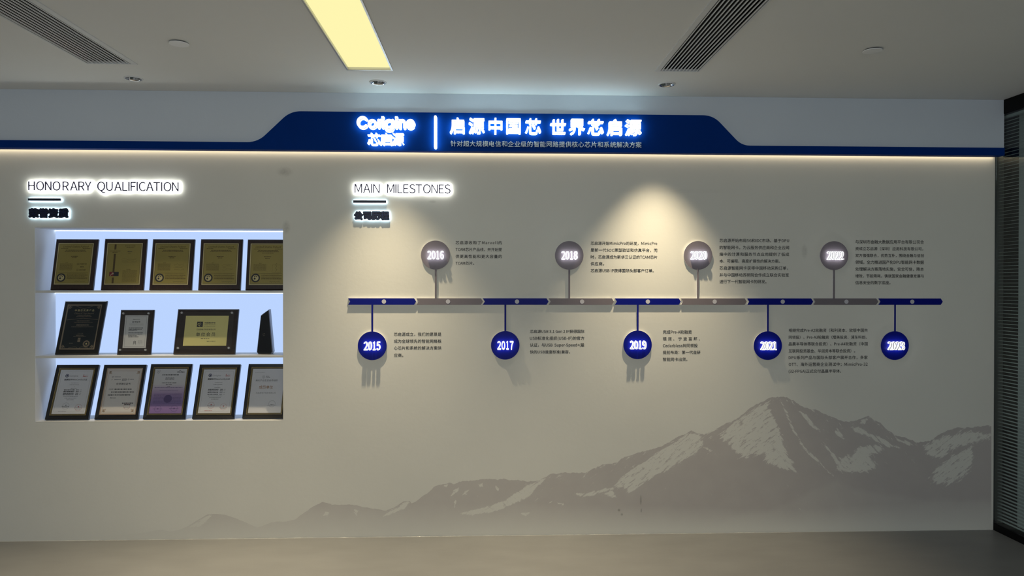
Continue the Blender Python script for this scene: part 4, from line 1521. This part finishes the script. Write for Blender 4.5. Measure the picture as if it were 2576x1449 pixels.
        for j in range(9):
            P.dashes(mb, 0.17, 0.85 - 0.02 * rnd.random(), 0.548 + 0.0215 * j, 0.008, M_purpleink, n, rnd=rnd)
        P.disc(mb, 0.515, 0.638, 0.0, 0.098, M_purpleink, n - 0.0002)
        for (u, v) in ((0.31, 0.815), (0.70, 0.81)):
            P.disc(mb, u, v, 0.074, 0.080, M_purpleink, n)
            P.disc(mb, u, v, 0.0, 0.018, M_purpleink, n, 8)
            P.dashes(mb, u - 0.12, u + 0.11, v, 0.008, M_purpleink, n, rnd=rnd)
    else:
        P.dashes(mb, 0.175, 0.40, 0.158, 0.005, M_greyink, n, rnd=rnd)
        P.disc(mb, 0.385, 0.240, 0.030, 0.036, M_greyink, n)
        P.stroke(mb, [(0.385, 0.255), (0.385, 0.225)], 0.002, M_greyink, n)
        P.stroke(mb, [(0.40, 0.245), (0.40, 0.235)], 0.002, M_greyink, n)
        P.dashes(mb, 0.44, 0.52, 0.228, 0.014, M_greyink, n, rnd=rnd)
        P.dashes(mb, 0.44, 0.54, 0.250, 0.014, M_greyink, n, rnd=rnd)
        P.text(mb, '海光产业生态合作组织', 0.205, 0.735, 0.305, 0.040, k, n)
        P.text(mb, '成员单位', 0.305, 0.635, 0.430, 0.064, M_bronzeink, n, off=0.010)
        P.text(mb, '芯启源电子科技有限公司', 0.245, 0.715, 0.535, 0.036, M_greyink, n)
        P.disc(mb, 0.655, 0.735, 0.074, 0.079, M_greyink, n)
        P.stroke(mb, [(0.54, 0.765), (0.77, 0.765)], 0.0012, M_greyink, n)
        P.dashes(mb, 0.61, 0.70, 0.752, 0.012, M_greyink, n, rnd=rnd)
    P.part(mb, 'printed_text', paper)
    P.part(P.box(MB(), 0.076, 0.920, 0.058, 0.930, 0.0024, 0.0034, M_acryl), 'glazing')

# ================================================================== MURAL
SKY = [(255, 1352), (261, 1349), (324, 1344), (361.5, 1340), (404, 1332.6), (428.6, 1337), (447, 1334), (469.6, 1325), (499.5, 1306.5), (521.8, 1294), (536.7, 1293), (566.5, 1295), (596.3, 1305), (626, 1317.7), (646.7, 1327), (667, 1320), (682, 1314), (700.7, 1311), (712, 1312.5), (741.7, 1306.5), (760.3, 1293.5), (782.7, 1276.7), (812.5, 1263), (835, 1269), (868.4, 1270), (898, 1271), (921, 1277.6), (945.4, 1281), (971.6, 1285.6), (990.8, 1277.6), (1015.3, 1260.8), (1031, 1260.8), (1035, 1266.5), (1053.7, 1256.6), (1074.7, 1241), (1095.7, 1223.4), (1116.6, 1218), (1128.9, 1213.7), (1141, 1216.5), (1163.8, 1209), (1176, 1211), (1197, 1206.7), (1235.4, 1204.2), (1253, 1207), (1266.9, 1202.8), (1280.9, 1207.7), (1298.3, 1207), (1326.3, 1212), (1354.2, 1207.7), (1370, 1202), (1385.7, 1192), (1413.6, 1188.8), (1441.6, 1190.2), (1459, 1187.5), (1473, 1188.5), (1494, 1179), (1515, 1169.3), (1550, 1164), (1570.9, 1150), (1598.8, 1141.3), (1626.8, 1132.6), (1661.7, 1123.9), (1686, 1109.9), (1710.6, 1097.7), (1738.6, 1084), (1756, 1091.7), (1771, 1093), (1797, 1083), (1827.4, 1065), (1857.7, 1049.9), (1880.4, 1031), (1910.7, 1013.9), (1943, 997.6), (1946.7, 1000.6), (1956.2, 996.8), (1979, 998.7), (1997.9, 1008.2), (2020.6, 1023.4), (2054.7, 1032.8), (2085, 1046), (2123, 1060.5), (2149.5, 1061.3), (2164.6, 1053), (2185.5, 1047.2), (2196.8, 1055.6), (2214, 1063), (2229, 1080.2), (2251.8, 1093.5), (2282, 1103), (2306.7, 1115), (2339, 1108.6), (2361.7, 1093.5), (2384.4, 1084), (2407, 1075.3), (2426, 1074.5), (2467.8, 1072.6), (2483, 1068.8), (2493.5, 1072.0)]
K1 = lambda L: [(1600 + x / 2.639, 940 + y / 2.639) for x, y in L]
K2 = lambda L: [(900 + x / 2.862, 1040 + y / 2.862) for x, y in L]
K3 = lambda L: [(x / 2.683, 1040 + y / 2.683) for x, y in L]
# snow fields: outline, softness of the speckled edge
SNOW = [
    (K1([(900, 165), (760, 245), (640, 330), (540, 395), (560, 430), (640, 500), (740, 570), (760, 545), (850, 540), (860, 595), (950, 630), (1080, 665), (1030, 570), (985, 460), (945, 350), (910, 270), (880, 215)]), 9),
    (K2([(2400, 135), (2485, 160), (2440, 215), (2480, 195), (2490, 215), (2440, 280), (2370, 330), (2250, 395), (2110, 475), (2060, 500), (1960, 570), (1920, 545), (1840, 540), (1890, 470), (1960, 400), (2060, 340), (2150, 285), (2220, 235), (2310, 180)]), 8),
    (K2([(2480, 235), (2520, 245), (2555, 270), (2530, 275), (2490, 255)]), 4),
    (K2([(1560, 570), (1600, 575), (1690, 560), (1800, 535), (1880, 535), (1800, 560), (1700, 590), (1600, 602)]), 5),
    (K2([(1740, 575), (1830, 555), (1870, 610), (1800, 602)]), 5),
    (K2([(1430, 640), (1490, 645), (1480, 662), (1440, 655)]), 3),
    (K2([(1355, 640), (1410, 626), (1400, 640), (1365, 648)]), 3),
    (K2([(1345, 465), (1310, 472), (1180, 545), (1060, 620), (960, 660), (800, 700), (730, 722), (800, 735), (920, 720), (1000, 705), (1100, 662), (1190, 622), (1250, 592), (1270, 560), (1300, 520), (1388, 440)]), 5),
    (K2([(325, 637), (378, 637), (340, 682), (260, 722), (160, 755), (180, 732), (260, 690)]), 4),
    (K2([(745, 520), (720, 565), (670, 592), (690, 550)]), 4),
    (K2([(805, 545), (780, 585), (735, 600), (770, 555)]), 4),
    (K2([(705, 600), (710, 640), (695, 680), (695, 630)]), 3),
    (K2([(980, 505), (1020, 540), (1015, 565), (995, 545)]), 3),
    (K2([(860, 510), (900, 500), (905, 530), (870, 530)]), 4),
    (K2([(620, 520), (655, 505), (640, 530)]), 3),
    (K2([(1160, 715), (1270, 708), (1210, 740), (1165, 725)]), 4),
    (K3([(1415, 685), (1425, 690), (1390, 730), (1340, 765), (1270, 770), (1330, 730), (1360, 710)]), 3),
    (K3([(2190, 660), (2230, 665), (2210, 695), (2185, 690)]), 4),
    (K3([(2390, 640), (2420, 655), (2410, 690), (2385, 670)]), 4),
    (K3([(2035, 668), (2100, 635), (2080, 655), (2040, 682)]), 4),
    (K1([(1500, 300), (1480, 330), (1515, 340), (1548, 292)]), 5),
    (K1([(1410, 345), (1500, 360), (1560, 395), (1640, 430), (1700, 470), (1760, 490), (1660, 490), (1560, 430), (1450, 385)]), 6),
    (K1([(1480, 480), (1620, 470), (1640, 500), (1560, 560), (1610, 600), (1560, 650), (1400, 660), (1330, 640), (1360, 560), (1430, 540)]), 10),
    (K1([(955, 175), (985, 210), (1040, 340), (1075, 420), (1050, 400), (1000, 290)]), 5),
    (K1([(1060, 400), (1120, 480), (1200, 560), (1310, 680), (1270, 650), (1170, 560), (1090, 470)]), 5),
    (K1([(1230, 430), (1290, 500), (1370, 600), (1330, 600), (1270, 510)]), 5),
    (K1([(1080, 250), (1130, 270), (1230, 390), (1170, 360)]), 4),
    (K1([(1330, 360), (1400, 430), (1370, 440), (1320, 390)]), 4),
    (K1([(1890, 470), (1960, 455), (2060, 405), (2230, 375), (2362, 400), (2362, 430), (2240, 465), (2150, 480), (2060, 540), (1990, 570), (1920, 520)]), 12),
    (K1([(2238, 470), (2235, 600), (2180, 680), (2080, 740), (1990, 730), (1930, 705), (2000, 620), (2100, 540)]), 12),
    (K1([(1700, 430), (1790, 440), (1870, 480), (1800, 475)]), 4),
]
HAZE = [(2105, 1210), (2040, 1235), (2000, 1260), (1930, 1287), (1830, 1302), (1790, 1340), (2492, 1338), (2492, 1262), (2330, 1256), (2220, 1244), (2150, 1232)]


def poly_sd(P, X, Y):
    P = np.array(P)
    D = np.full(X.shape, 1e9)
    ins = np.zeros(X.shape, bool)
    for a, b in zip(P, np.roll(P, -1, 0)):
        d = b - a
        t = np.clip(((X - a[0]) * d[0] + (Y - a[1]) * d[1]) / (d @ d), 0, 1)
        D = np.minimum(D, np.hypot(X - a[0] - t * d[0], Y - a[1] - t * d[1]))
        if a[1] != b[1]:
            ins ^= (Y > min(a[1], b[1])) & (Y <= max(a[1], b[1])) & (X < a[0] + (Y - a[1]) * d[0] / d[1])
    return np.where(ins, -D, D)


SK = np.array(SKY)
NXm, NYm = 1120, 110
gx = np.linspace(SK[0, 0], SK[-1, 0], NXm)
rs = np.random.RandomState(5)
jag = np.zeros(NXm)
for sc_, am in ((2, 0.9), (5, 0.9), (11, 0.8)):
    kx = np.arange(0, NXm + sc_ * 2, sc_)
    jag += np.interp(np.arange(NXm), kx, rs.uniform(-am, am, len(kx)))
smooth_top = np.convolve(np.pad(np.interp(gx, SK[:, 0], SK[:, 1]), 20, mode='edge'), np.ones(41) / 41, 'valid')
flank = np.clip(np.gradient(smooth_top, gx) * 2.5 + 0.5, 0, 1)[:, None] * np.ones((1, NYm))
top = np.interp(gx, SK[:, 0], SK[:, 1]) + 1.4 * jag * np.clip((gx - 300) / 900, 0.15, 1.0)
foot = np.interp(gx, [0, 400, 800, 1300, 1900, 2497], [1362, 1357.5, 1351.5, 1345.5, 1338, 1334.0])
top = np.minimum(top, foot - 0.5)
tt = np.linspace(0, 1, NYm)
GX = np.repeat(gx[:, None], NYm, 1)
GY = top[:, None] + (foot - top)[:, None] * tt[None, :]
snow = -0.60 + 0.42 * np.exp(-(GY - top[:, None]) / 34.0) * np.clip((GX - 1050) / 300, 0, 1)
for Pg, soft in SNOW:
    P_ = np.array(Pg)
    sel = (GX > P_[:, 0].min() - 14) & (GX < P_[:, 0].max() + 14) & (GY > P_[:, 1].min() - 14) & (GY < P_[:, 1].max() + 14)
    if sel.any():
        s = -poly_sd(Pg, GX[sel], GY[sel]) / soft
        snow[sel] = np.maximum(snow[sel], np.clip(s * 0.8, -1.0, 0.52))
hz = np.clip(0.5 - poly_sd(HAZE, GX, GY) / 14.0, 0, 1)
strength = np.interp(GX, [250, 420, 520, 900, 1300, 1700, 2495], [0.0, 0.40, 0.64, 0.70, 0.80, 0.93, 1.0])
fade0 = np.interp(GX, [250, 900, 1400, 2000, 2495], [1285, 1268, 1266, 1280, 1250])
fade = 1 - 0.93 * np.clip((GY - fade0) / (foot[:, None] - 8 - fade0), 0, 1) ** 1.05
rock = strength * fade * (1 - 0.17 * hz)
# points on the wall (perspective removed)
vr = (GX - IW / 2)[..., None] / FOC * AX_R + (IH / 2 - GY)[..., None] / FOC * AX_U + AX_F
tpar = CAM_D / vr[..., 1]
WX, WZ = vr[..., 0] * tpar, CAM_H + vr[..., 2] * tpar
WX = np.minimum(WX, XR - 0.006)
WZ = np.maximum(WZ, 0.0045)
co = np.stack([WX, np.full(WX.shape, -0.0007), WZ], -1).reshape(-1, 3)
idx = np.arange(NXm * NYm).reshape(NXm, NYm)
quads = np.stack([idx[:-1, 1:], idx[1:, 1:], idx[1:, :-1], idx[:-1, :-1]], -1).reshape(-1, 4)
me = bpy.data.meshes.new('mountain_mural')
me.vertices.add(len(co))
me.vertices.foreach_set('co', co.ravel())
me.loops.add(quads.size)
me.loops.foreach_set('vertex_index', quads.ravel().astype(np.int32))
me.polygons.add(len(quads))
me.polygons.foreach_set('loop_start', np.arange(0, quads.size, 4, dtype=np.int32))
me.update(calc_edges=True)
at = me.attributes.new('print', 'FLOAT_COLOR', 'POINT')
at.data.foreach_set('color', np.stack([snow * 0.5 + 0.5, rock, flank, np.ones_like(rock)], -1).ravel().astype(np.float32))
mt = bpy.data.materials.new('mountain_print')
mt.use_nodes = True
nt = mt.node_tree
b = nt.nodes['Principled BSDF']
b.inputs['Roughness'].default_value = 0.75


def node(kind, **kw):
    n_ = nt.nodes.new(kind)
    for k_, v_ in kw.items():
        setattr(n_, k_, v_)
    return n_


def math_(op, a, b_=None, clamp=False):
    n_ = node('ShaderNodeMath', operation=op, use_clamp=clamp)
    for s_, v_ in ((0, a), (1, b_)):
        if v_ is None:
            continue
        if isinstance(v_, (int, float)):
            n_.inputs[s_].default_value = v_
        else:
            nt.links.new(v_, n_.inputs[s_])
    return n_.outputs[0]


an = node('ShaderNodeAttribute', attribute_name='print')
sp = node('ShaderNodeSeparateColor')
nt.links.new(an.outputs['Color'], sp.inputs[0])
tc = node('ShaderNodeTexCoord')
outs = []
for ang in (36, -42):                 # strata run up to the right on one flank, down to the right on the other
    m0 = node('ShaderNodeMapping')
    m0.inputs['Rotation'].default_value = (0, math.radians(ang), 0)
    nt.links.new(tc.outputs['Object'], m0.inputs[0])
    m1 = node('ShaderNodeMapping')
    m1.inputs['Scale'].default_value = (15, 15, 58)
    nt.links.new(m0.outputs[0], m1.inputs[0])
    nz = node('ShaderNodeTexNoise')
    nz.inputs['Scale'].default_value = 1.0
    nz.inputs['Detail'].default_value = 9.0
    nz.inputs['Roughness'].default_value = 0.72
    nt.links.new(m1.outputs[0], nz.inputs['Vector'])
    outs.append(nz.outputs['Fac'])
flank = sp.outputs[2]
strata = math_('ADD', math_('MULTIPLY', outs[0], math_('SUBTRACT', 1.0, flank)), math_('MULTIPLY', outs[1], flank))
s1 = math_('ADD', sp.outputs[0], math_('MULTIPLY', math_('SUBTRACT', strata, 0.5), 2.4))
s2 = math_('MULTIPLY', math_('SUBTRACT', s1, 0.53), 7.0, True)
n2 = node('ShaderNodeTexNoise')
n2.inputs['Scale'].default_value = 9.0
n2.inputs['Detail'].default_value = 6.0
nt.links.new(tc.outputs['Object'], n2.inputs['Vector'])
rk = math_('MULTIPLY', sp.outputs[1], math_('ADD', math_('MULTIPLY', n2.outputs['Fac'], 0.35), 0.83), True)
amt = math_('MULTIPLY', rk, math_('SUBTRACT', 1.0, math_('MULTIPLY', s2, 0.93)), True)
mx = node('ShaderNodeMix', data_type='RGBA')
mx.inputs[6].default_value = WALL_C + (1,)
mx.inputs[7].default_value = (0.47, 0.43, 0.405, 1)
nt.links.new(amt, mx.inputs[0])
nt.links.new(mx.outputs[2], b.inputs['Base Color'])
add_stains(nt, [stain(1612, 1258, 0.008, 0.04, 0.45), stain(1613, 1284, 0.006, 0.018, 0.5), stain(1557, 1283, 0.012, 0.012, 0.5), stain(1564, 1294, 0.010, 0.010, 0.5)])
me.materials.append(mt)
mural = bpy.data.objects.new('mountain_mural', me)
COL.objects.link(mural)
tag(mural, 'faint printed mural of snowy mountains along the foot of the wall', 'mural')

# ------------------------------------------------------------------ tidy up
bpy.data.objects.remove(_ob)
bpy.data.curves.remove(_cu)
bpy.data.scenes.remove(_tmp)
